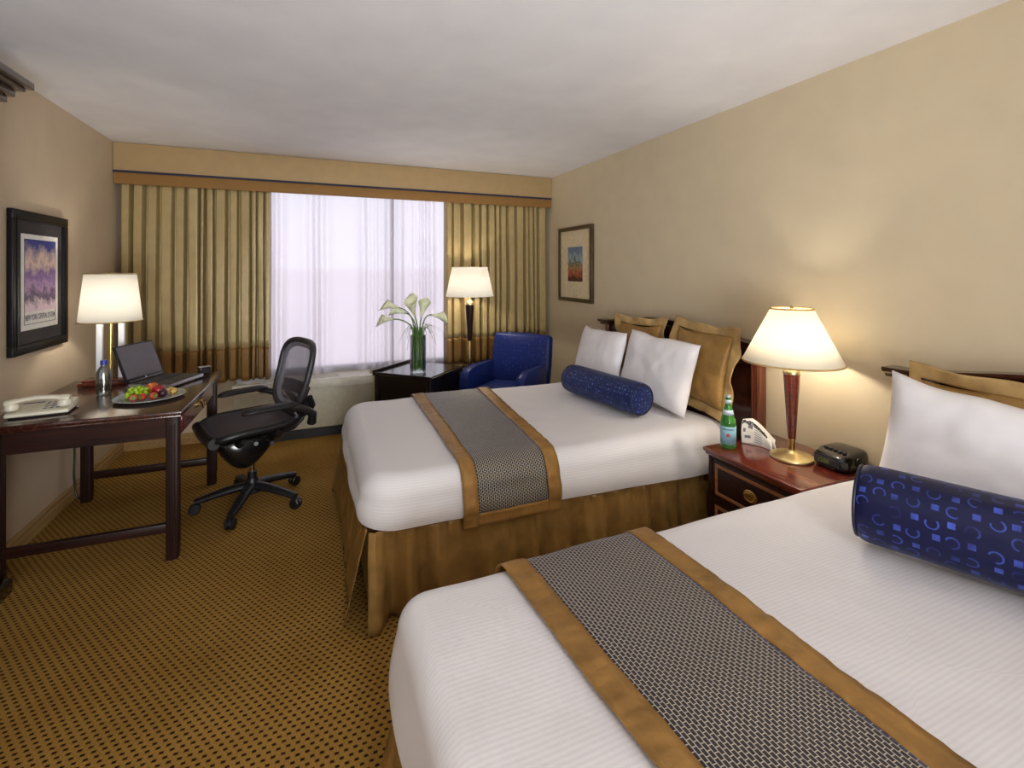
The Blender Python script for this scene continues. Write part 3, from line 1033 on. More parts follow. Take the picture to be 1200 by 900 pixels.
# back
def back_pt(u, v):
    z = 0.768 + 0.212 * u
    wdt = 0.25 + 0.018 * u - 0.04 * max(0, -u) ** 2
    y = wdt * v
    x = -0.205 - 0.26 * (z - 0.53) - 0.10 * max(0, z - 0.8) ** 2 + 0.045 * v * v - 0.02 * math.cos(u * 1.5)
    return Vector((x, y, z))
def bk(a):
    c, s = math.cos(a), math.sin(a)
    return math.copysign(abs(s) ** 0.5, s), math.copysign(abs(c) ** 0.5, c)
b = B()
b.grid(lambda u, v: back_pt(*[q * u for q in bk(2 * PI * v)]), 14, 72, cv=True)
bo = b.build('mesh_back', M['chair_mesh'], t, thick=0.003, merge=1e-5)
b = B()
b.tube([back_pt(*bk(2 * PI * k / 80)) for k in range(80)], 0.019, 12, True, flat=1.0)
b.build('back_frame', M['charcoal'], t)
b = B()
b.grid(lambda u, v: back_pt(*[q * (0.80 + 0.19 * u) for q in bk(2 * PI * v)]) + Vector((0.003, 0, 0)), 3, 80, cv=True)
b.build('frame_border', M['grey_plastic'], bo, thick=0.004)
b = B()
b.grid(lambda u, v: back_pt(-0.62 + 0.36 * u, -0.85 + 1.7 * v) + Vector((-0.03, 0, 0)), 6, 12)
b.build('lumbar_pad', M['black_plastic'], t, thick=0.018)
b = B()
b.tube([(-0.12, 0, 0.42), (-0.24, 0, 0.43), (-0.29, 0, 0.47), (-0.315, 0, 0.56), (-0.32, 0, 0.64)], [0.05, 0.045, 0.042, 0.04, 0.03], 12, flat=0.5)
for s in (-1, 1):
    b.tube([(-0.30, 0, 0.50), (-0.31, s * 0.10, 0.55), (-0.29, s * 0.20, 0.60), (-0.265, s * 0.232, 0.66)], [0.03, 0.026, 0.022, 0.016], 10)
b.build('back_yoke', M['black_plastic'], t)
for s in (-1, 1):
    b = B()
    pts = [(-0.275, s * 0.235, 0.50), (-0.27, s * 0.262, 0.56), (-0.225, s * 0.28, 0.60), (-0.17, s * 0.285, 0.625), (-0.12, s * 0.285, 0.637)]
    b.tube(pts, [0.028, 0.026, 0.022, 0.02, 0.018], 12)
    ar = b.build('arm_bracket', M['black_plastic'], t)
    b = B()
    n = 16
    pts = [(-0.17 + 0.30 * k / n, s * (0.285 - 0.02 * (k / n) ** 2), 0.648 - 0.02 * max(0, k / n - 0.7) ** 2 * 6) for k in range(n + 1)]
    b.tube(pts, [0.02] + [0.034] + [0.041] * (n - 4) + [0.038, 0.033, 0.018], 14, flat=0.45)
    b.build('arm_pad', M['black_plastic'], t)

# ------------------------------------------------------------------ side table with vase
TX, TY = 0.865, 4.135
t = thing('side_table', 'low black square table with a glossy top in front of the window', 'table', (TX, TY, 0), R(45))
h = 0.285
B().span((-h, -h, 0.572), (h, h, 0.592), 0.004).build('table_top', M['black_wood'], t)
B().span((-h + 0.02, -h + 0.02, 0.5925), (h - 0.02, h - 0.02, 0.598), 0.002, 1).build('glass_top', M['black_gloss'], t)
b = B()
b.span((-h, h - 0.018, 0.5925), (h, h, 0.618), 0.004)
b.span((-h, -h, 0.5925), (-h + 0.018, h - 0.0185, 0.604), 0.003)
b.build('raised_rim', M['black_wood'], t)
b = B()
for s in (-1, 1):
    b.span((-h + 0.058, s * (h - 0.035) - 0.01, 0.2), (h - 0.058, s * (h - 0.035) + 0.01, 0.572))
    b.span((s * (h - 0.035) - 0.01, -h + 0.058, 0.2), (s * (h - 0.035) + 0.01, h - 0.058, 0.572))
b.build('apron', M['black_wood'], t)
B().span((-h + 0.05, -h + 0.05, 0.17), (h - 0.05, h - 0.05, 0.199)).build('lower_shelf', M['black_wood'], t)
for sx in (-1, 1):
    for sy in (-1, 1):
        B().box((sx * (h - 0.035), sy * (h - 0.035), 0.285), (0.045, 0.045, 0.57), 0.004).build('leg', M['black_wood'], t)

VX, VY, VZ = 0.815, 3.99, 0.5992
t = thing('vase', 'tall clear glass cylinder vase on the black side table', 'vase', (VX, VY, VZ))
vr, vh = 0.066, 0.31
b = B().lathe([(0, 0), (vr, 0), (vr, vh), (vr - 0.004, vh), (vr - 0.004, 0.018), (0, 0.018)], seg=40, cap=False)
b.build('glass_cylinder', M['glass'], t)

def bez(p0, p1, p2, p3, n):
    out = []
    p0, p1, p2, p3 = map(Vector, (p0, p1, p2, p3))
    for k in range(n + 1):
        s = k / n
        out.append(p0 * (1 - s) ** 3 + p1 * 3 * s * (1 - s) ** 2 + p2 * 3 * s * s * (1 - s) + p3 * s ** 3)
    return out

def lily(foot, mid, tip, label, size=1.0, turn=0.0):
    t = thing('calla_lily', label, 'flower', (VX, VY, VZ), 0, 'calla lilies in the glass vase')
    f = Vector(foot); tp = Vector(tip); md = Vector(mid)
    rm = Vector((f.x * 1.1, f.y * 1.1, vh + 0.01))
    pts = [f.lerp(rm, k / 5) for k in range(5)] + bez(rm, rm + Vector((0, 0, 0.05)), md, tp, 18)
    B().tube(pts, 0.0052, 8).build('stem', M['stem'], t)
    d = (pts[-1] - pts[-3]).normalized()
    side = d.cross(Vector((0, 0, 1)))
    if side.length < 0.05:
        side = Vector((1, 0, 0))
    side.normalize()
    upv = side.cross(d)
    side, upv = side * math.cos(turn) + upv * math.sin(turn), upv * math.cos(turn) - side * math.sin(turn)
    def sp(u, v):
        a = 2 * PI * v
        lip = 0.5 - 0.5 * math.cos(a)
        r = (0.006 + 0.026 * u ** 1.4 + 0.020 * max(0, u - 0.6) ** 1.2 * (0.4 + lip)) * size
        ht = 0.075 * u * (1 + 0.45 * lip * u) * size
        if lip > 0.9:
            ht += 0.10 * size * (lip - 0.9) * u ** 3
        return tp + d * (ht - 0.003) + side * (r * math.sin(a)) + upv * (r * math.cos(a) - 0.012 * size * (lip) * u ** 3)
    b = B(); b.grid(sp, 12, 28, cv=True)
    b.build('spathe', M['lily'], t, thick=0.0012)
    B().tube([tp + d * 0.006, tp + d * 0.035 * size, tp + d * 0.062 * size], [0.004, 0.0042, 0.002], 8).build('spadix', M['spadix'], t)

# picture-left is -x here and a little -y/+y; stems start at the vase foot
rim = 0.03
lily((-0.026, -0.012, 0.03), (-0.10, -0.03, 0.46), (-0.215, -0.04, 0.455), 'calla lily reaching furthest left, nearly level, lowest of the left blooms', 1.15)
lily((-0.026, 0.014, 0.03), (-0.03, 0.014, 0.52), (-0.165, 0.014, 0.545), 'calla lily with the highest bloom at the upper left of the vase', 1.25)
lily((-0.006, 0.028, 0.03), (-0.02, 0.06, 0.48), (-0.09, 0.095, 0.49), 'calla lily left of the middle, bent just above the vase rim', 1.2)
lily((-0.004, -0.026, 0.03), (-0.01, -0.03, 0.40), (-0.035, -0.045, 0.475), 'big upright calla lily bloom in the middle of the bouquet', 1.5, 2.6)
lily((0.018, 0.016, 0.03), (0.02, 0.02, 0.40), (0.035, 0.03, 0.46), 'calla lily just right of the middle bloom', 1.35, 2.2)
lily((0.026, -0.014, 0.03), (0.045, -0.02, 0.50), (0.115, -0.02, 0.475), 'calla lily arching to the right of the vase', 1.2, 0.5)
rg = random.Random(21)
NB = 40
for k in range(NB):
    a = 2 * PI * (k + 0.5) / NB
    if any(abs((a - q + PI) % (2 * PI) - PI) < 0.27 for q in (3.4, 2.95, 2.15, 4.6, 0.7, 5.85)):
        continue
    ca, sa = math.cos(a), math.sin(a)
    ri = 0.0475 + 0.004 * (k % 2)
    L = rg.uniform(0.10, 0.20) * (0.55 if sa > 0.3 else 1.0)
    up = rg.uniform(0.05, 0.13)
    dn = rg.uniform(-0.14, 0.05)
    pts = [(ri * ca, ri * sa, 0.024 + (vh - 0.0) * i / 8) for i in range(9)]
    pts += [tuple(p) for p in bez((ri * ca, ri * sa, vh + 0.024), ((ri + 0.012) * ca, (ri + 0.012) * sa, vh + 0.06 + up * 0.4), ((ri + L * 0.55) * ca, (ri + L * 0.55) * sa, vh + 0.03 + up), ((ri + L) * ca, (ri + L) * sa, vh + dn), 14)[1:]]
    n = len(pts)
    o = B().tube(pts, [0.0036 if i < 10 else 0.0036 * (1 - 0.7 * (i - 10) / (n - 10)) for i in range(n)], 6, flat=0.5, up=(ca, sa, 0)).build('grass_blade', M['grass'], None)
    o.location = (VX, VY, VZ)
    tag(o, 'thin green grass blade drooping over the rim of the glass vase', 'grass blade', 'grass blades in the glass vase')

# floor lamp
FX, FY = 1.366, 4.30
t = thing('floor_lamp', 'lit floor lamp with white shade between the side table and the blue armchair', 'lamp', (FX, FY, 0))
B().lathe([(0, 0), (0.12, 0.0), (0.125, 0.012), (0.11, 0.022), (0.04, 0.035), (0.018, 0.05), (0, 0.05)], seg=36).build('lamp_base', M['brass'], t)
B().tube([(0, 0, 0.05), (0, 0, 0.79)], 0.019, 16).build('pole', M['brass'], t)
B().lathe([(0.017, 0.792), (0.02, 0.80), (0.04, 1.12), (0.036, 1.125)], seg=24).build('tapered_stem', M['mahogany_z'], t)
B().lathe([(0.028, 1.126), (0.042, 1.13), (0.042, 1.145), (0.03, 1.165), (0.012, 1.175), (0.012, 1.215), (0.019, 1.22), (0.019, 1.27), (0, 1.27)], seg=24).build('collar', M['pale_brass'], t)
lamp_shade(t, 0.221, 1.213, 0.166, 1.478, M['shade_cool'], M['shade_cool'])

# ------------------------------------------------------------------ armchair
t = thing('armchair', 'royal blue upholstered armchair in the far right corner', 'armchair', (1.565, 3.885, 0), R(-48.4))
W2 = 0.30
def softbox(lo, hi, puff=0.01, rad=0.03, n=10, m=None, cell=1.0):
    """upholstered block with rounded edges; uv in metres"""
    b = B()
    b.span(lo, hi, rad, 4)
    bmesh.ops.subdivide_edges(b.bm, edges=[e for e in b.bm.edges if e.calc_length() > 0.1], cuts=5, use_grid_fill=True)
    c = Vector([(p + q) / 2 for p, q in zip(lo, hi)])
    hs = Vector([(q - p) / 2 for p, q in zip(lo, hi)])
    for v in b.bm.verts:
        d = v.co - c
        q = [d[i] / hs[i] for i in range(3)]
        for i in range(3):
            o1, o2 = [k for k in range(3) if k != i]
            if abs(q[i]) > 0.97:
                v.co[i] += math.copysign(puff * (1 - q[o1] ** 2) * (1 - q[o2] ** 2), q[i])
    bmesh.ops.recalc_face_normals(b.bm, faces=b.bm.faces[:])
    for f in b.bm.faces:
        n_ = f.normal
        ax = max(range(3), key=lambda i: abs(n_[i]))
        i, j = [k for k in range(3) if k != ax]
        for lp in f.loops:
            lp[b.uv].uv = (lp.vert.co[i], lp.vert.co[j])
    if m:
        b.xf(m)
    return b
softbox((-0.215, -0.31, 0.33), (0.215, 0.20, 0.445), 0.018, 0.03).build('seat_cushion', M['navy_chair'], t)
softbox((-W2, -0.30, 0.16), (W2, 0.28, 0.325), 0.0, 0.012).build('seat_rail', M['navy_chair'], t)
mb = Matrix.Translation((0, 0.215, 0.33)) @ Matrix.Rotation(R(-12), 4, 'X')
bk_o = softbox((-W2 + 0.01, 0.0, 0.0), (W2 - 0.01, 0.09, 0.54), 0.014, 0.028, m=mb).build('backrest', M['navy_chair'], t)
for s in (-1, 1):
    b = B()
    n = 18
    # arm: side panel with a sloping rounded front
    prof = [(0.22, 0.332), (0.22, 0.61), (-0.10, 0.615), (-0.20, 0.605), (-0.25, 0.58), (-0.275, 0.54), (-0.285, 0.48), (-0.285, 0.332)]
    x0 = s * W2 - (0.075 if s > 0 else 0.0)
    mm = Matrix(((0, 0, 1, 0), (1, 0, 0, 0), (0, 1, 0, 0), (0, 0, 0, 1)))
    b.prism(prof, x0, x0 + 0.075, mm, 0.014)
    for f in b.bm.faces:
        n_ = f.normal
        ax = max(range(3), key=lambda i: abs(n_[i]))
        i, j = [k for k in range(3) if k != ax]
        for lp in f.loops:
            lp[b.uv].uv = (lp.vert.co[i], lp.vert.co[j])
    am = b.build('arm', M['navy_chair'], t)
    b = B()
    for xx in (x0 + 0.004, x0 + 0.071):
        b.tube([(xx, p[0], p[1]) for p in prof[1:]], 0.004, 8)
    b.build('piping', M['navy_chair'], am)
for sx in (-1, 1):
    for sy, y in ((-1, -0.26), (1, 0.24)):
        B().lathe([(0.014, 0.0), (0.024, 0.159), (0, 0.159)], (sx * 0.26, y, 0), 16).build('leg', M['mahogany_z'], t)

# ------------------------------------------------------------------ beds
ZT = 0.58
class Bed:
    def __init__(s, y0, y1, x0=0.185, x1=2.25, zf=0.385, zh=0.335, k=0, rc=0.16, r=0.10):
        s.y0, s.y1, s.x0, s.x1, s.zf, s.zh, s.k = y0, y1, x0, x1, zf, zh, k
        s.rc, s.r = rc, r
        s.HX, s.HY = (x1 - x0) / 2, (y1 - y0) / 2
        s.cx, s.cy = (x0 + x1) / 2, (y0 + y1) / 2
    def zb(s, x):
        f = min(max((x - s.x0) / (s.x1 - s.x0), 0), 1)
        return s.zf + (s.zh - s.zf) * f
    def dz(s, x, y):
        return 0.007 * wob(x, y, 0, 2.4, s.k + 1) + 0.003 * wob(x, y, 0, 7, s.k + 2)
    def drop(s, L, x):
        """distance L past the flat top -> (outward offset, z)"""
        q = PI / 2 * s.r
        if L <= q:
            a = L / s.r
            return s.r * math.sin(a), ZT - s.r * (1 - math.cos(a))
        side = ZT - s.r - s.zb(x)
        f = (L - q) / side
        return s.r + 0.018 * math.sin(PI * min(f, 1) * 0.8), ZT - s.r - (L - q)
    def pt(s, u, v):
        m = max(abs(u), abs(v))
        if m < 1e-6:
            return Vector((s.cx, s.cy, ZT + s.dz(s.cx, s.cy)))
        U, V = u / m, v / m
        P = Vector((U * s.HX, V * s.HY, 0))
        ax, ay = s.HX - s.rc, s.HY - s.rc
        C = Vector((min(max(P.x, -ax), ax), min(max(P.y, -ay), ay), 0))
        n = (P - C)
        n = n.normalized() if n.length > 1e-6 else Vector((U, V, 0)).normalized()
        ri = s.rc - s.r
        mt = 0.72
        if m <= mt:
            Q = (C + n * ri) * (m / mt)
            x, y = Q.x + s.cx, Q.y + s.cy
            return Vector((x, y, ZT + s.dz(x, y)))
        px = (C + n * ri).x + s.cx
        tot = PI / 2 * s.r + ZT - s.r - s.zb(px)
        off, z = s.drop((m - mt) / (1 - mt) * tot, px)
        Q = C + n * (ri + off)
        x, y = Q.x + s.cx, Q.y + s.cy
        fade = (m - mt) / (1 - mt)
        z += s.dz(x, y) * (1 - fade)
        jig = 0.013 * fade * wob(x, y, z, 4.0, s.k + 5)
        Q = Vector((x, y, z)) + n * jig
        if abs(U) > 0.5 and U > 0 and Q.x > s.x1:
            Q.x = s.x1
        return Q
    def sect(s, x, zhem, lift):
        """polyline over the bed at x, from hem on the near side to hem on the far side"""
        L = []
        iy = s.HY - s.r
        q = PI / 2 * s.r
        tot = q + ZT - s.r - zhem
        N = 30
        for k in range(N, -1, -1):
            l = tot * k / N
            off, z = s.drop(l, x)
            a = min(l / s.r, PI / 2)
            y = -iy - off - lift * math.sin(a)
            L.append(Vector((x, s.cy + y, z + lift * math.cos(a))))
        for k in range(1, 40):
            L.append(Vector((x, s.cy - iy + 2 * iy * k / 40, ZT + lift)))
        for k in range(0, N + 1):
            l = tot * k / N
            off, z = s.drop(l, x)
            a = min(l / s.r, PI / 2)
            L.append(Vector((x, s.cy + iy + off + lift * math.sin(a), z + lift * math.cos(a))))
        return L
    def build(s, names):
        t = thing('bed', names['bed'], 'bed', (s.cx, s.cy, 0), 0, 'double beds')
        i = 0.03
        B().span((s.x0 + 0.08, s.y0 + 0.065, 0.345), (s.x1 - 0.07, s.y1 - 0.06, ZT - 0.035), 0.06, 4).build('mattress', M['pillow'], t, world=True)
        B().span((s.x0 + 0.034, s.y0 + 0.034, 0.03), (s.x1 - 0.08, s.y1 - 0.034, 0.328), 0.012).build('box_spring', M['gold_dark'], t, world=True)
        # gathered skirt, three panels with open corners
        def panel(p, q, n, seed, folds, ztop=0.345, push=0.028, amp=1.0):
            p, q, n = Vector(p), Vector(q), Vector(n)
            Lw = (q - p).length
            rnd = random.Random(seed)
            ph = [rnd.uniform(0, 6) for _ in range(4)]
            def f(u, v):
                h = 1 - v          # 1 at the floor
                c = p.lerp(q, u) + (q - p).normalized() * 0.008 * h * (math.exp(-(1 - u) * Lw / 0.12) - math.exp(-u * Lw / 0.12))
                us = u + 0.02 * math.sin(6 * u + ph[3])
                wv = math.sin(2 * PI * folds * us + ph[0] + 1.3 * math.sin(2 * PI * folds * 0.31 * u + ph[1])) + 0.6 * math.sin(2 * PI * folds * 1.7 * us + ph[2] + h)
                fine = math.sin(2 * PI * folds * 5.3 * u + ph[3])
                edge = min(u, 1 - u) * Lw
                fl = 0.012 + push * h + (0.03 * h * math.exp(-edge / 0.10))
                gather = 0.5 + 0.5 * noise.noise(Vector((u * 5.0, seed, 0)))
                d = fl + wv * (0.004 + 0.013 * h) * (0.3 + gather) * amp + fine * 0.0035 * (1 - h) ** 2
                zt_ = s.zb(c.x) - 0.004
                z = 0.010 + (zt_ - 0.010) * v
                return c + n * d + Vector((0, 0, z)) + 0.004 * Vector((wob(c.x, c.y, z, 6, seed), wob(c.x, c.y, z, 6, seed + 1), 0))
            b = B(); b.grid(f, int(Lw * 110), 14)
            o = b.build('bed_skirt', M['gold_dark'], t, world=True, thick=0.002)
            return o
        g = 0.03
        zs = min(s.zf, s.zh) - 0.004
        panel((s.x1 - 0.12, s.y0 + g, 0), (s.x0 + g - 0.005, s.y0 + g, 0), (0, -1, 0), s.k * 7 + 1, 11, zs, 0.03, 2.1)
        panel((s.x0 + g, s.y0 + g + 0.012, 0), (s.x0 + g, s.y1 - g, 0), (-1, 0, 0), s.k * 7 + 2, 5, s.zf - 0.004, 0.055, 0.4)
        panel((s.x0 + g + 0.012, s.y1 - g, 0), (s.x1 - 0.12, s.y1 - g, 0), (0, 1, 0), s.k * 7 + 3, 9, zs)
        b = B()
        N = 130
        b.grid(lambda u, v: s.pt(2 * u - 1, 2 * v - 1), N, N, uv=lambda u, v: (u * 2.4, v * 1.66))
        c = b.build('coverlet', M['cotton'], None, base=(s.cx, s.cy, s.zf))
        tag(c, names['coverlet'], 'bed cover', 'white bed covers')
        return t
    def runner(s, xa0, xb0, xa1, xb1, zhem, label):
        """left edge xa, right edge xb, given at the near (0) and far (1) side of the bed"""
        lift = 0.016
        def surf(u, v, up=0.0):
            # u across the strip, v along the bed width
            L = s._sec
            f = v * (len(L) - 1)
            i = min(int(f), len(L) - 2)
            p = L[i].lerp(L[i + 1], f - i)
            yy = min(max((p.y - s.y0) / (s.y1 - s.y0), 0), 1)
            x = (xa0 + (xa1 - xa0) * yy) * (1 - u) + (xb0 + (xb1 - xb0) * yy) * u
            on = min(1, max(0, (p.z - ZT + 0.06) / 0.06))
            tt = (L[min(i + 1, len(L) - 1)] - L[max(i - 1, 0)]).normalized()
            nn = Vector((0, -tt.z, tt.y))
            ripple = 0.0015 * wob(x, p.y, p.z, 9, s.k + 9)
            return Vector((x, p.y, p.z + s.dz(x, p.y) * on)) + nn * (up + ripple)
        s._sec = s.sect((xa0 + xb0) / 2, zhem, lift)
        # resample by length
        L = s._sec
        cum = [0]
        for a, b_ in zip(L, L[1:]):
            cum.append(cum[-1] + (b_ - a).length)
        tot = cum[-1]
        M_ = 240
        out = []
        j = 0
        for k in range(M_ + 1):
            d = tot * k / M_
            while j < len(cum) - 2 and cum[j + 1] < d:
                j += 1
            out.append(L[j].lerp(L[j + 1], (d - cum[j]) / max(cum[j + 1] - cum[j], 1e-9)))
        s._sec = out
        wd = xb0 - xa0
        e = 0.068 / wd
        ev = 0.06 / tot
        t = thing('bed_runner', label, 'bed runner', ((xa0 + xb0) / 2, s.cy, zhem), 0, 'bed runners')
        b = B()
        b.grid(lambda u, v: surf(e + (1 - 2 * e) * u, ev + (1 - 2 * ev) * v), 24, 220, uv=lambda u, v: (u * wd * (1 - 2 * e), v * tot * (1 - 2 * ev)))
        b.build('woven_panel', M['weave'], t, world=True, thick=0.004)
        b = B()
        def puck(u, v, seed):
            return 0.003 + 0.004 * wob(u * 1.5 + v * 8, v * 75, 0, 1, seed)
        b.grid(lambda u, v: surf(e * u, v, puck(u, v, 1)), 4, 260)
        b.grid(lambda u, v: surf(1 - e * u, v, puck(u, v, 2)), 4, 260)
        b.grid(lambda u, v: surf(e + (1 - 2 * e) * u, ev * v, puck(v, u * 0.4, 3)), 30, 4)
        b.grid(lambda u, v: surf(e + (1 - 2 * e) * u, 1 - ev * v, puck(v, u * 0.4, 4)), 30, 4)
        b.build('gold_border', M['gold'], t, world=True, thick=0.005)
        return t

bed1 = Bed(2.005, 3.375, k=1)
bed2 = Bed(-0.05, 1.326, x0=0.2, k=2, zf=0.33, zh=0.33, rc=0.09, r=0.06)
bed1.build({'bed': 'double bed with bronze skirt nearer the window, between armchair and nightstand', 'coverlet': 'white cotton cover on the bed nearer the window'})
bed2.build({'bed': 'double bed in the near right, mostly hidden below its white cover', 'coverlet': 'ribbed white cotton cover on the near right bed'})
bed1.runner(0.60, 1.075, 0.635, 1.19, 0.335, 'dark woven bed runner with gold border across the bed nearer the window')
bed2.runner(0.585, 1.06, 0.505, 1.03, 0.335, 'dark woven bed runner with gold border across the near right bed')

# headboards
def headboard(y0, y1, label):
    t = thing('headboard', label, 'headboard', (2.31, (y0 + y1) / 2, 0), 0, 'wooden headboards')
    cy, hw = (y0 + y1) / 2, (y1 - y0) / 2
    def arch(y):
        q = (y - cy) / hw
        return 1.005 + 0.075 * max(0, 1 - q * q) ** 1.5
    # panel
    n = 30
    poly = [(y0 + 0.05, 0.25)] + [(y1 - 0.05, 0.25)] + [(y1 - 0.05 - (y1 - y0 - 0.1) * k / n, arch(y1 - 0.05 - (y1 - y0 - 0.1) * k / n) - 0.02) for k in range(n + 1)]
    mm = Matrix(((0, 0, 1, 0), (1, 0, 0, 0), (0, 1, 0, 0), (0, 0, 0, 1)))
    B().prism(poly, 2.315, 2.34, mm).build('panel', M['mahogany_y'], t, world=True)
    for y in (y0 + 0.028, y1 - 0.028):
        b = B().span((2.295, y - 0.028, 0.0), (2.352, y + 0.028, 1.0), 0.003)
        for q in (-0.016, 0, 0.016):
            b.span((2.291, y + q - 0.0045, 0.28), (2.298, y + q + 0.0045, 0.96), 0.003, 2)
        b.build('post', M['post_wood'], t, world=True)
    b = B()
    prof = [(2.272, 0.012), (2.268, 0.02), (2.268, 0.03), (2.356, 0.03), (2.356, -0.012), (2.298, -0.012), (2.292, 0.0)]
    def f(u, v):
        k = int(round(v * len(prof))) % len(prof)
        y = y0 - 0.075 + (y1 - y0 + 0.15) * u
        return Vector((prof[k][0], y, arch(y) + prof[k][1]))
    P = b.grid(f, 40, len(prof), cv=True)
    b.bm.faces.new(P[0]); b.bm.faces.new(list(reversed(P[-1])))
    b.build('crest_rail', M['mahogany_y'], t, world=True, angle=25)
    return t
headboard(1.925, 3.44, 'mahogany headboard of the bed nearer the window, behind the gold pillows')
headboard(-0.13, 1.215, 'mahogany headboard with arched crest behind the near right bed')

# pillows
def pillow_surface(b, w, h, th, seed, side, n=34, pw=0.55, pull=0.07, pullx=None):
    pullx = pull if pullx is None else pullx
    def f(u, v):
        u = 2 * u - 1; v = 2 * v - 1
        x = w / 2 * u * (1 - pullx * (1 - v * v))
        y = h / 2 * v * (1 - pull * (1 - u * u))
        p = max(0.0, (1 - u ** 4) * (1 - v ** 4)) ** pw
        z = th / 2 * p * side
        z += side * p * 0.012 * wob(x, y, 0, 6, seed)
        z += p * 0.006 * wob(x, y, side, 16, seed + 2)
        return Vector((x, y + 0.01 * wob(x, 0, 0, 5, seed) * (v + 1), z))
    b.grid(f, n, n, flip=side < 0)

def place(center, lean, yaw=0.0, roll=0.0):
    """pillow axes: x across the bed, y up, z towards the foot of the bed"""
    ex = Vector((math.sin(yaw), -math.cos(yaw), 0))
    fwd = Vector((-math.cos(yaw), -math.sin(yaw), 0))
    ey = (Vector((0, 0, 1)) * math.cos(lean) - fwd * math.sin(lean))
    m = frame_m(Vector(center), ex, ey)
    return m @ Matrix.Rotation(roll, 4, 'Z')

def white_pillow(center, w, h, th, lean, label, seed, yaw=0.0, roll=0.0, pull=0.07):
    b = B()
    for s in (1, -1):
        pillow_surface(b, w, h, th, seed, s, pull=pull, pullx=min(pull, 0.05))
    b.xf(place(center, lean, yaw, roll))
    z = min(v.co.z for v in b.bm.verts)
    o = b.build('pillow', M['pillow'], None, base=(center[0], center[1], z), merge=0.0005, angle=80)
    return tag(o, label, 'pillow', 'white pillows')

def sham(center, w, h, th, lean, label, seed, yaw=0.0, roll=0.0, fl=0.055):
    m = place(center, lean, yaw, roll)
    base = Vector(center)
    t = thing('sham_pillow', label, 'pillow', center, 0, 'gold sham pillows')
    b = B()
    for s in (1, -1):
        pillow_surface(b, w, h, th, seed, s)
    b.xf(m)
    b.build('cushion', M['sham_gold'], t, world=True, merge=0.0005, angle=80)
    b = B()
    def f(u, v):
        a = v * 4
        k = int(a) % 4
        q = 2 * (a - int(a)) - 1
        U, V = [(q, -1), (1, q), (-q, 1), (-1, -q)][k]
        x0 = w / 2 * U * (1 - 0.07 * (1 - V * V)); y0 = h / 2 * V * (1 - 0.07 * (1 - U * U))
        d = Vector((U if abs(U) > 0.98 else U ** 9, V if abs(V) > 0.98 else V ** 9, 0))
        e = u * fl
        wav = 0.020 * u * math.sin(a * 11 + seed) + 0.016 * u * wob(x0, y0, 0, 14, seed)
        return Vector((x0 + d.x * e, y0 + d.y * e * (1 + 0.1 * math.sin(a * 13)), wav))
    b.grid(f, 5, 160, cv=True)
    b.xf(m)
    b.build('flange', M['gold_pale'], t, world=True, thick=0.004)
    return t

white_pillow((2.035, 2.475, 0.817), 0.63, 0.44, 0.14, R(14), 'white pillow nearer the nightstand on the bed by the window', 3, R(2), R(-3))
white_pillow((1.985, 3.06, 0.808), 0.60, 0.42, 0.14, R(16), 'white pillow nearer the armchair on the bed by the window', 8, R(-3), R(2))
sham((2.19, 2.265, 0.866), 0.45, 0.43, 0.10, R(9), 'gold sham pillow nearer the nightstand, behind white pillow on the bed by the window', 4, R(0), R(-3))
sham((2.19, 2.87, 0.856), 0.48, 0.42, 0.10, R(9), 'gold sham pillow nearer the window, mostly hidden behind white pillows', 6, R(0), R(2))
white_pillow((2.045, 0.80, 0.826), 0.71, 0.46, 0.14, R(14), 'white pillow at the right edge, against the near bed headboard', 12, R(2), R(-1.5), 0.17)
sham((2.205, 0.85, 0.834), 0.56, 0.375, 0.09, R(8), 'gold sham pillow at the right edge, peeking above the white pillow of the near bed', 9, R(0), R(-1))

def bolster(c0, c1, r, mat, label, seed):
    c0, c1 = Vector(c0), Vector(c1)
    L = (c1 - c0).length
    ex = (c1 - c0).normalized()
    m = frame_m(c0, ex, (0, 0, 1))
    t = thing('bolster', label, 'bolster', tuple((c0 + c1) / 2 - Vector((0, 0, r))), 0, 'navy bolsters')
    b = B()
    def f(u, v):
        a = 2 * PI * v
        x = L * u
        e = min(u, 1 - u) * L
        rr = r * (1 - 0.10 * math.exp(-e / 0.012)) + 0.004 * wob(x, math.cos(a), math.sin(a), 3, seed)
        return Vector((x, rr * math.cos(a) * (0.97 if math.cos(a) < 0 else 1), rr * math.sin(a)))
    b.grid(f, 60, 56, cv=True, uv=lambda u, v: (u * L, v * 2 * PI * r))
    b.xf(m); b.build('cover', mat, t, world=True)
    for e, sg in ((0, -1), (L, 1)):
        b = B()
        b.grid(lambda u, v: Vector((e + sg * 0.012 * (1 - u * u), r * 0.90 * u * math.cos(2 * PI * v) * (0.97 if math.cos(2 * PI * v) < 0 else 1), r * 0.90 * u * math.sin(2 * PI * v))), 8, 48, cv=True,
               uv=lambda u, v: (0.5 + r * u * math.cos(2 * PI * v), 0.5 + r * u * math.sin(2 * PI * v)))
        b.xf(m); b.build('end_cap', mat, t, world=True, merge=1e-5)
        b = B()
        b.tube([(e, 0.91 * r * math.cos(2 * PI * k / 48) * (0.97 if math.cos(2 * PI * k / 48) < 0 else 1), 0.91 * r * math.sin(2 * PI * k / 48)) for k in range(48)], 0.005, 8, True, up=(1, 0, 0))
        b.xf(m); b.build('piping', M['navy_plain'], t, world=True)
    return t

bolster((1.695, 2.955, 0.69), (1.785, 2.295, 0.69), 0.098, M['navy_fine'], 'navy patterned bolster in front of the white pillows on the bed by the window', 2)
bolster((1.625, 0.985, 0.712), (1.85, 0.42, 0.712), 0.117, M['navy'], 'navy bolster with ring figures on the near right bed', 5)

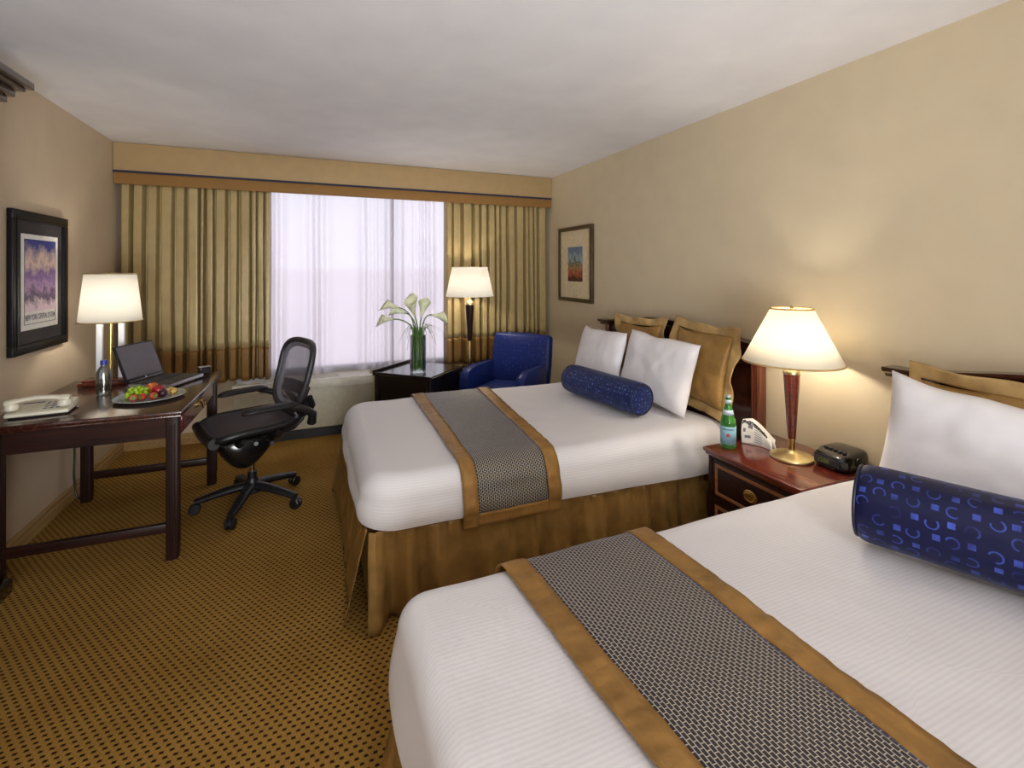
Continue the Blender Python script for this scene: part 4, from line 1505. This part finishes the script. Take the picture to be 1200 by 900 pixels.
# ------------------------------------------------------------------ nightstand and what stands on it
NX0, NX1, NY0, NY1, NZ = 1.845, 2.34, 1.345, 1.885, 0.55
t = thing('nightstand', 'mahogany nightstand with banded drawers between the two beds', 'nightstand', ((NX0 + NX1) / 2, (NY0 + NY1) / 2, 0))
b = B().span((NX0, NY0, NZ - 0.02), (NX1, NY1, NZ), 0.006, 3)
b.span((NX0 + 0.01, NY0 + 0.01, NZ - 0.034), (NX1, NY1 - 0.01, NZ - 0.02), 0.003)
b.build('top', M['mahogany_red'], t, world=True)
bx0, by0, by1 = NX0 + 0.022, NY0 + 0.02, NY1 - 0.02
b = B()
b.span((bx0 + 0.03, by0, 0.08), (NX1 - 0.002, by0 + 0.02, NZ - 0.0345))
b.span((bx0 + 0.03, by1 - 0.02, 0.08), (NX1 - 0.002, by1, NZ - 0.0345))
b.span((NX1 - 0.02, by0 + 0.02, 0.08), (NX1 - 0.002, by1 - 0.02, NZ - 0.0345))
b.span((bx0 + 0.03, by0 + 0.02, 0.08), (NX1 - 0.02, by1 - 0.02, 0.10))
b.span((bx0, by0, 0.08), (bx0 + 0.03, by0 + 0.022, NZ - 0.0345), 0.002)
b.span((bx0, by1 - 0.022, 0.08), (bx0 + 0.03, by1, NZ - 0.0345), 0.002)
for z in (0.08, 0.293, 0.499):
    b.span((bx0 + 0.002, by0 + 0.022, z), (bx0 + 0.03, by1 - 0.022, z + 0.016))
b.build('carcass', M['mahogany'], t, world=True)
for x in (bx0 + 0.03, NX1 - 0.04):
    for y in (by0 + 0.03, by1 - 0.03):
        B().span((x - 0.025, y - 0.025, 0.0), (x + 0.025, y + 0.025, 0.0795), 0.004).build('foot', M['mahogany'], t, world=True)
for z0, z1 in ((0.0985, 0.2905), (0.3115, 0.4965)):
    ya, yb = by0 + 0.0245, by1 - 0.0245
    d = B().span((bx0 + 0.003, ya, z0), (bx0 + 0.35, yb, z1), 0.002).build('drawer', M['mahogany'], t, world=True)
    b = B()
    x = bx0 + 0.0005
    wd = 0.016; i = 0.016
    b.span((x, ya + i, z0 + i), (x + 0.004, yb - i, z0 + i + wd), 0.001, 1).span((x, ya + i, z1 - i - wd), (x + 0.004, yb - i, z1 - i), 0.001, 1)
    b.span((x, ya + i, z0 + i + wd), (x + 0.004, ya + i + wd, z1 - i - wd), 0.001, 1).span((x, yb - i - wd, z0 + i + wd), (x + 0.004, yb - i, z1 - i - wd), 0.001, 1)
    b.build('inlay_band', M['inlay'], d, world=True)
    yc, zc = (ya + yb) / 2, (z0 + z1) / 2
    mm = Matrix.Translation((bx0 + 0.003, yc, zc)) @ Matrix.Diagonal((1, 1.35, 1, 1)) @ Matrix.Rotation(-PI / 2, 4, 'Y')
    b = B().lathe([(0, 0), (0.028, 0.0), (0.028, 0.002), (0.022, 0.004), (0.012, 0.0035), (0, 0.003)], seg=32, m=mm)
    b.tube([(bx0 - 0.004 - 0.004 * max(0, -math.sin(2 * PI * k / 32)), yc + 0.027 * math.cos(2 * PI * k / 32), zc - 0.002 + 0.017 * math.sin(2 * PI * k / 32)) for k in range(32)], 0.003, 8, True, up=(1, 0, 0))
    b.build('oval_pull', M['brass'], d, world=True)

SX, SY, SZ = 2.125, 1.6, NZ + 0.0005
t = thing('table_lamp', 'lit lamp with cream cone shade and wooden stem on the nightstand', 'lamp', (SX, SY, SZ))
B().lathe([(0, 0), (0.093, 0), (0.096, 0.006), (0.094, 0.012), (0.075, 0.019), (0.04, 0.026), (0.02, 0.034), (0.016, 0.04), (0, 0.04)], seg=48).build('lamp_base', M['pale_brass'], t)
B().lathe([(0.014, 0.0405), (0.0145, 0.088), (0.017, 0.09), (0.017, 0.0955), (0, 0.0955)], seg=24).build('neck', M['brass'], t)
B().lathe([(0.0175, 0.096), (0.0362, 0.40), (0.033, 0.402), (0, 0.402)], seg=32).build('tapered_stem', M['mahogany_red'], t)
B().lathe([(0.036, 0.4025), (0.0375, 0.408), (0.036, 0.418), (0.027, 0.434), (0.014, 0.442), (0.012, 0.47), (0.019, 0.472), (0.019, 0.53), (0, 0.53)], seg=28).build('collar', M['pale_brass'], t)
lamp_shade(t, 0.2145, 0.462, 0.09, 0.716, M['shade'], M['gold_pale'])

# green bottle
t = thing('mineral_water_bottle', 'green glass mineral water bottle with pale blue label on the nightstand', 'bottle', (1.955, 1.822, NZ + 0.0008))
br_ = 0.037
b = B().lathe([(0, 0.003), (br_ - 0.006, 0.0), (br_, 0.006), (br_, 0.125), (br_ - 0.003, 0.142), (0.024, 0.175), (0.0165, 0.21), (0.0135, 0.235), (0.0135, 0.245), (0.0155, 0.247), (0.0155, 0.252), (0.0125, 0.253)], seg=36)
g = b.build('bottle_glass', M['green_glass'], t)
B().lathe([(0.0145, 0.2535), (0.0148, 0.262), (0.012, 0.266), (0, 0.266)], seg=22).build('cap', M['silver'], t)
lb = B().lathe([(br_ + 0.0006, 0.022), (br_ + 0.0006, 0.112)], seg=36, cap=False).build('front_label', M['label_blue'], t, thick=0.0004)
nl = B().lathe([(0.0275, 0.168), (0.0212, 0.192)], seg=30, cap=False).build('neck_label', M['label_neck'], t, thick=0.0004)
B().lathe([(0.0148, 0.224), (0.0142, 0.243)], seg=30, cap=False).build('collar_label', M['label_neck'], t, thick=0.0004)
va = math.atan2(-1.822, -1.955)
def curl(rr, z):
    def f(co):
        a = va + co.x / rr
        return Vector((rr * math.cos(a), rr * math.sin(a), z + co.y))
    return f
b = B(); text_bm(b, 'S.PELLEGRINO', 0.011, Matrix.Identity(4), 0.0003, width=0.058, warp=curl(br_ + 0.0014, 0.099))
b.build('label_lettering', M['navy_ink'], lb)
b = B()
pts = [(0.014 * (1 if k % 2 == 0 else 0.42) * math.sin(PI * k / 5), 0.014 * (1 if k % 2 == 0 else 0.42) * math.cos(PI * k / 5)) for k in range(10)]
cf = curl(br_ + 0.0014, 0.070)
cv = b.bm.verts.new(cf(Vector((0, 0, 0))))
vs = [b.bm.verts.new(cf(Vector((p[0], p[1], 0)))) for p in pts]
for k in range(10):
    b.bm.faces.new((cv, vs[k], vs[(k + 1) % 10]))
b.build('red_star', M['red'], lb)

# newspaper: folded, its near half bulging up and leaning
b0 = Vector((2.055, 1.835, NZ + 0.001))
def news(u, v, lift=0.0):
    # u along the headline, v from the bottom edge up
    ex = Vector((0.30, -0.90, 0)).normalized()
    back = Vector((0.9, 0.3, 0)).normalized()
    Hh = 0.112 * (1 - 0.60 * max(0, u - 0.25) ** 1.0 / 0.75) + 0.008 * math.sin(u * 5)
    q = b0 + ex * (0.150 * u - 0.012 * v) + back * (0.012 + 0.014 * v + 0.03 * v ** 3 + 0.02 * math.sin(u * PI))
    return q + Vector((0, 0, Hh * (v - 0.12 * v ** 3) / 0.88)) - back * lift
t = thing('newspaper', 'folded newspaper propped up beside the lamp on the nightstand', 'newspaper', tuple(b0))
b = B(); b.grid(lambda u, v: news(u, v), 24, 16)
pg = b.build('front_page', M['paper'], t, world=True, thick=0.0012)
b = B(); b.grid(lambda u, v: news(u, v) + Vector((0.012 + 0.012 * (1 - v), 0.004, -0.002 * v)) + Vector((0.010 * u, 0, 0)), 24, 16)
b.build('inner_pages', M['paper'], t, world=True, thick=0.003)
def page_rect(b, u0, u1, v0, v1, n=4):
    b.grid(lambda u, v: news(u0 + (u1 - u0) * u, v0 + (v1 - v0) * v, 0.0022), n, 3)
b = B()
text_bm(b, 'Sacramento', 0.02, Matrix.Identity(4), 0.0018, width=0.80, warp=lambda co: news(min(max(0.42 + co.x, 0), 1), 0.84 + co.y * 13.0, 0.0024))
b.build('headline', M['ink'], pg, world=True)
b = B()
page_rect(b, 0.20, 0.34, 0.60, 0.78)
page_rect(b, 0.06, 0.13, 0.45, 0.60)
page_rect(b, 0.10, 0.28, 0.22, 0.32)
b.build('page_picture', M['grey_ink'], pg, world=True)
b = B()
for k in range(6):
    v = 0.64 - k * 0.105
    page_rect(b, 0.40, 0.66 + 0.03 * math.sin(k * 2.0), v, v + 0.034)
    page_rect(b, 0.71, 0.93, v - 0.03, v - 0.004)
b.build('text_lines', M['grey_ink'], pg, world=True)

# clock radio
t = thing('clock_radio', 'black clock radio at the near end of the nightstand', 'clock radio', (2.245, 1.446, NZ + 0.001))
def radio(u, v):
    a = 2 * PI * v
    c, s_ = math.cos(a), math.sin(a)
    rx, ry = 0.100 * math.copysign(abs(c) ** 0.45, c), 0.079 * math.copysign(abs(s_) ** 0.45, s_)
    prof = [(0.0, 0.006), (0.93, 0.006), (0.97, 0.010), (1.0, 0.028), (1.0, 0.05), (0.96, 0.068), (0.88, 0.077), (0.7, 0.081), (0.0, 0.083)]
    f = u * (len(prof) - 1)
    i = min(int(f), len(prof) - 2)
    k = f - i
    r = prof[i][0] * (1 - k) + prof[i + 1][0] * k
    z = prof[i][1] * (1 - k) + prof[i + 1][1] * k
    return Vector((rx * r, ry * r, z - (0.012 * max(0, -(rx * r) / 0.092) if z > 0.05 else 0)))
b = B(); b.grid(radio, 16, 64, cv=True)
rb = b.build('case', M['black_gloss'], t, merge=1e-5, angle=50)
b = B().span((-0.1035, -0.056, 0.022), (-0.0985, 0.056, 0.052), 0.001, 1)
dp = b.build('display', M['charcoal'], t)
b = B(); text_bm(b, '12:00', 0.024, frame_m((-0.1042, 0.012, 0.037), (0, -1, 0), (0, 0, 1)), 0.0003)
b.build('display_digits', M['led'], dp)
b = B()
for k in range(5):
    b.box((-0.045 + 0.002 * k, -0.045 + 0.022 * k, 0.0795), (0.016, 0.014, 0.008), 0.002, 1)
b.build('buttons', M['charcoal'], t)
B().lathe([(0, 0), (0.022, 0), (0.022, 0.004), (0.018, 0.006), (0, 0.006)], (0.0, -0.0785, 0.042), 24, Matrix.Rotation(PI / 2, 4, 'X')).build('dial', M['black_plastic'], t)
for x in (-0.06, 0.06):
    for y in (-0.045, 0.045):
        B().box((x, y, 0.003), (0.02, 0.014, 0.0058)).build('rubber_foot', M['black_plastic'], t)

# ------------------------------------------------------------------ pictures
def quad(b, o, ex, ey, w, h, th, n=1):
    """thin slab with uv 0..1, lower-left corner o"""
    ex, ey = Vector(ex), Vector(ey)
    nz = ex.cross(ey)
    b.grid(lambda u, v: Vector(o) + ex * (w * u) + ey * (h * v) + nz * th, n, n)
    return b

def picture(name, label, o, ex, w, h, fw, mw, mwt, pw_, mats, caption=None):
    """o = lower-left corner on the wall, ex = direction to the right as seen"""
    ex = Vector(ex); ey = Vector((0, 0, 1)); nz = ex.cross(ey)
    o = Vector(o)
    t = thing(name, label, 'picture', tuple(o + ex * w / 2 + nz * 0.012 + Vector((0, 0, 0))))
    m = frame_m(o + nz * 0.002, ex, ey)
    b = B()
    for x0, x1, y0_, y1_ in ((0, w, 0, fw), (0, w, h - fw, h), (0, fw, fw, h - fw), (w - fw, w, fw, h - fw)):
        b.span((x0, y0_, 0), (x1, y1_, 0.026), 0.004, 2)
    i = fw * 0.62
    for x0, x1, y0_, y1_ in ((i, w - i, i, fw), (i, w - i, h - fw, h - i), (i, fw, fw, h - fw), (w - fw, w - i, fw, h - fw)):
        b.span((x0, y0_, 0.02), (x1, y1_, 0.030), 0.002, 1)
    b.xf(m).build('frame', mats[0], t, world=True)
    B().span((fw * 0.9, fw * 0.9, 0.001), (w - fw * 0.9, h - fw * 0.9, 0.012)).xf(m).build('mount', mats[1], t, world=True)
    x0, y0_ = fw + mw, fw + mwt
    pw, ph = w - 2 * x0, h - 2 * y0_
    if caption:
        pp = B().span((x0, y0_, 0.0122), (x0 + pw, y0_ + ph, 0.0135)).xf(m).build('poster', mats[2], t, world=True)
        mg = pw * 0.075
        quad(B(), o + nz * 0.0025 + ex * (x0 + mg) + ey * (y0_ + ph * 0.19), ex, ey, pw - 2 * mg, ph * 0.755, 0.0142).build('picture_area', mats[3], pp, world=True)
        b = B()
        q = 0.0025
        for a0, a1, c0, c1 in ((mg, pw - mg, mg, mg + q), (mg, pw - mg, ph - mg, ph - mg + q), (mg, mg + q, mg, ph - mg), (pw - mg - q, pw - mg, mg, ph - mg)):
            b.span((x0 + a0, y0_ + c0, 0.0136), (x0 + a1, y0_ + c1, 0.0148))
        b.xf(m).build('border_line', M['ink'], pp, world=True)
        b = B()
        text_bm(b, caption, 0.042, frame_m(o + nz * 0.0165 + ex * (x0 + pw / 2) + ey * (y0_ + ph * 0.125), ex, ey), 0.0004, width=pw * 0.8)
        b.build('caption', M['poster_ink'], pp, world=True)
    else:
        quad(B(), o + nz * 0.003 + ex * x0 + ey * y0_, ex, ey, pw, ph, 0.0125).build('print', mats[3], t, world=True)
    return t

# left wall: seen from inside, right is +y
picture('framed_poster', 'black framed colour poster with a lettered caption on the left wall', (XL, 3.168, 1.012), (0, 1, 0), 0.59, 0.752, 0.05, 0.052, 0.07, 0, (M['frame_black'], M['mat_dark'], M['paper'], M['poster']), 'NEW YORK CENTRAL SYSTEM')
picture('framed_print', 'small bronze framed print with wide cream mount on the right wall', (XR, 4.35, 1.148), (0, -1, 0), 0.64, 0.727, 0.036, 0.145, 0.16, 0, (M['frame_bronze'], M['mat_cream'], None, M['print']))

# ------------------------------------------------------------------ tall cabinet at the left edge of the view
t = thing('tall_cabinet', 'dark wood cabinet at the left edge with stepped crown and dark plinth', 'cabinet', (-1.35, 2.2, 0))
CY = 2.80
B().span((XL + 0.006, 1.3, 0.07), (-1.30, CY, 2.18), 0.003).build('carcass', M['dark_wood'], t, world=True)
B().span((XL + 0.019, 1.25, 0.0), (-1.245, 2.862, 0.0695), 0.012, 3).build('plinth', M['black_gloss'], t, world=True)
b = B()
for x, y, z0, z1 in ((-1.285, CY + 0.03, 2.18, 2.205), (-1.265, CY + 0.06, 2.205, 2.235), (-1.243, CY + 0.072, 2.235, 2.268), (-1.215, CY + 0.09, 2.268, 2.285), (-1.192, CY + 0.11, 2.285, 2.318)):
    b.span((XL + 0.006, 1.3 - (y - CY), z0), (x, y, z1), 0.005, 3)
b.build('crown', M['dark_wood'], t, world=True)
for y0_, y1_ in ((1.32, 2.045), (2.055, 2.78)):
    d = B().span((-1.2995, y0_, 0.1), (-1.284, y1_, 2.16), 0.003).build('door', M['dark_wood'], t, world=True)
    yk = y1_ - 0.03 if y0_ < 1.5 else y0_ + 0.03
    B().lathe([(0, 0), (0.006, 0), (0.006, 0.012), (0.012, 0.018), (0.008, 0.026), (0, 0.027)], (-1.284, yk, 1.0), 16, Matrix.Rotation(PI / 2, 4, 'Y')).build('knob', M['brass'], d, world=True)

# ------------------------------------------------------------------ light
point_light('desk_lamp_bulb', (LX, LY, LZ + 0.52), 6)
point_light('floor_lamp_bulb', (FX, FY, 1.34), 9)
point_light('table_lamp_bulb', (SX, SY, SZ + 0.58), 8)

# fill spot added behind the camera without a fixture, thrown up at the ceiling
l = bpy.data.lights.new('ceiling_fill_spot', 'SPOT')
l.energy = FILL_POWER; l.color = (0.93, 0.97, 1.0); l.shadow_soft_size = 0.8
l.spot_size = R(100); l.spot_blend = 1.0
o = bpy.data.objects.new('ceiling_fill_spot', l); COL.objects.link(o); o.location = (0.2, -1.9, 0.75)
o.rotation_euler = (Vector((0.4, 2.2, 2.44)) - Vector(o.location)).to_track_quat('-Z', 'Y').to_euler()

point_light('front_fill', (0.3, -1.6, 2.15), 60, (0.97, 0.98, 1.0), 0.2)  # frontal fill added to lift bed sides and floor, not a room lamp

# daylight
wd = bpy.data.worlds.new('daylight')
SC.world = wd
wd.use_nodes = True
nt = wd.node_tree
bg = nt.nodes['Background']
tc = nt.nodes.new('ShaderNodeTexCoord')
sp = nt.nodes.new('ShaderNodeSeparateXYZ')
nt.links.new(tc.outputs['Generated'], sp.inputs[0])
rp = nt.nodes.new('ShaderNodeValToRGB')
mp = nt.nodes.new('ShaderNodeMapRange')
mp.inputs['From Min'].default_value = -1; mp.inputs['From Max'].default_value = 1
nt.links.new(sp.outputs[2], mp.inputs['Value'])
nt.links.new(mp.outputs[0], rp.inputs[0])
e = rp.color_ramp.elements
e[0].position = 0.0; e[0].color = lin((206, 200, 206))
e[1].position = 1.0; e[1].color = lin((226, 232, 255))
for p, c in ((0.499, (224, 213, 222)), (0.502, (240, 239, 250))):
    k = e.new(p); k.color = lin(c)
nt.links.new(rp.outputs[0], bg.inputs[0])
bg.inputs[1].default_value = 1.9
pl = bpy.data.lights.new('window_portal', 'AREA')
pl.shape = 'RECTANGLE'; pl.size = WX1 - WX0; pl.size_y = WZ1 - WZ0
pl.cycles.is_portal = True
po = bpy.data.objects.new('window_portal', pl); COL.objects.link(po)
po.location = ((WX0 + WX1) / 2, YB + 0.125, (WZ0 + WZ1) / 2)
po.rotation_euler = (R(-90), 0, 0)

# ------------------------------------------------------------------ camera and output look
cam = bpy.data.cameras.new('camera')
cam.sensor_width = 36.0
cam.lens = 560 / 1200 * 36
cam.shift_y = -133 / 1200
cam.clip_start = 0.05
co = bpy.data.objects.new('camera', cam)
COL.objects.link(co)
co.location = (0, 0, 1.45)
co.rotation_euler = (R(90), 0, -math.atan(234 / 560))
SC.camera = co
vs = SC.view_settings
vs.view_transform = 'Standard'
vs.look = 'None'
vs.gamma = 1.0
vs.use_curve_mapping = False
vs.exposure = 0.06
SC.cycles.use_denoising = True
SC.cycles.max_bounces = 10
SC.cycles.diffuse_bounces = 5
SC.cycles.transparent_max_bounces = 24
SC.cycles.sample_clamp_indirect = 6.0
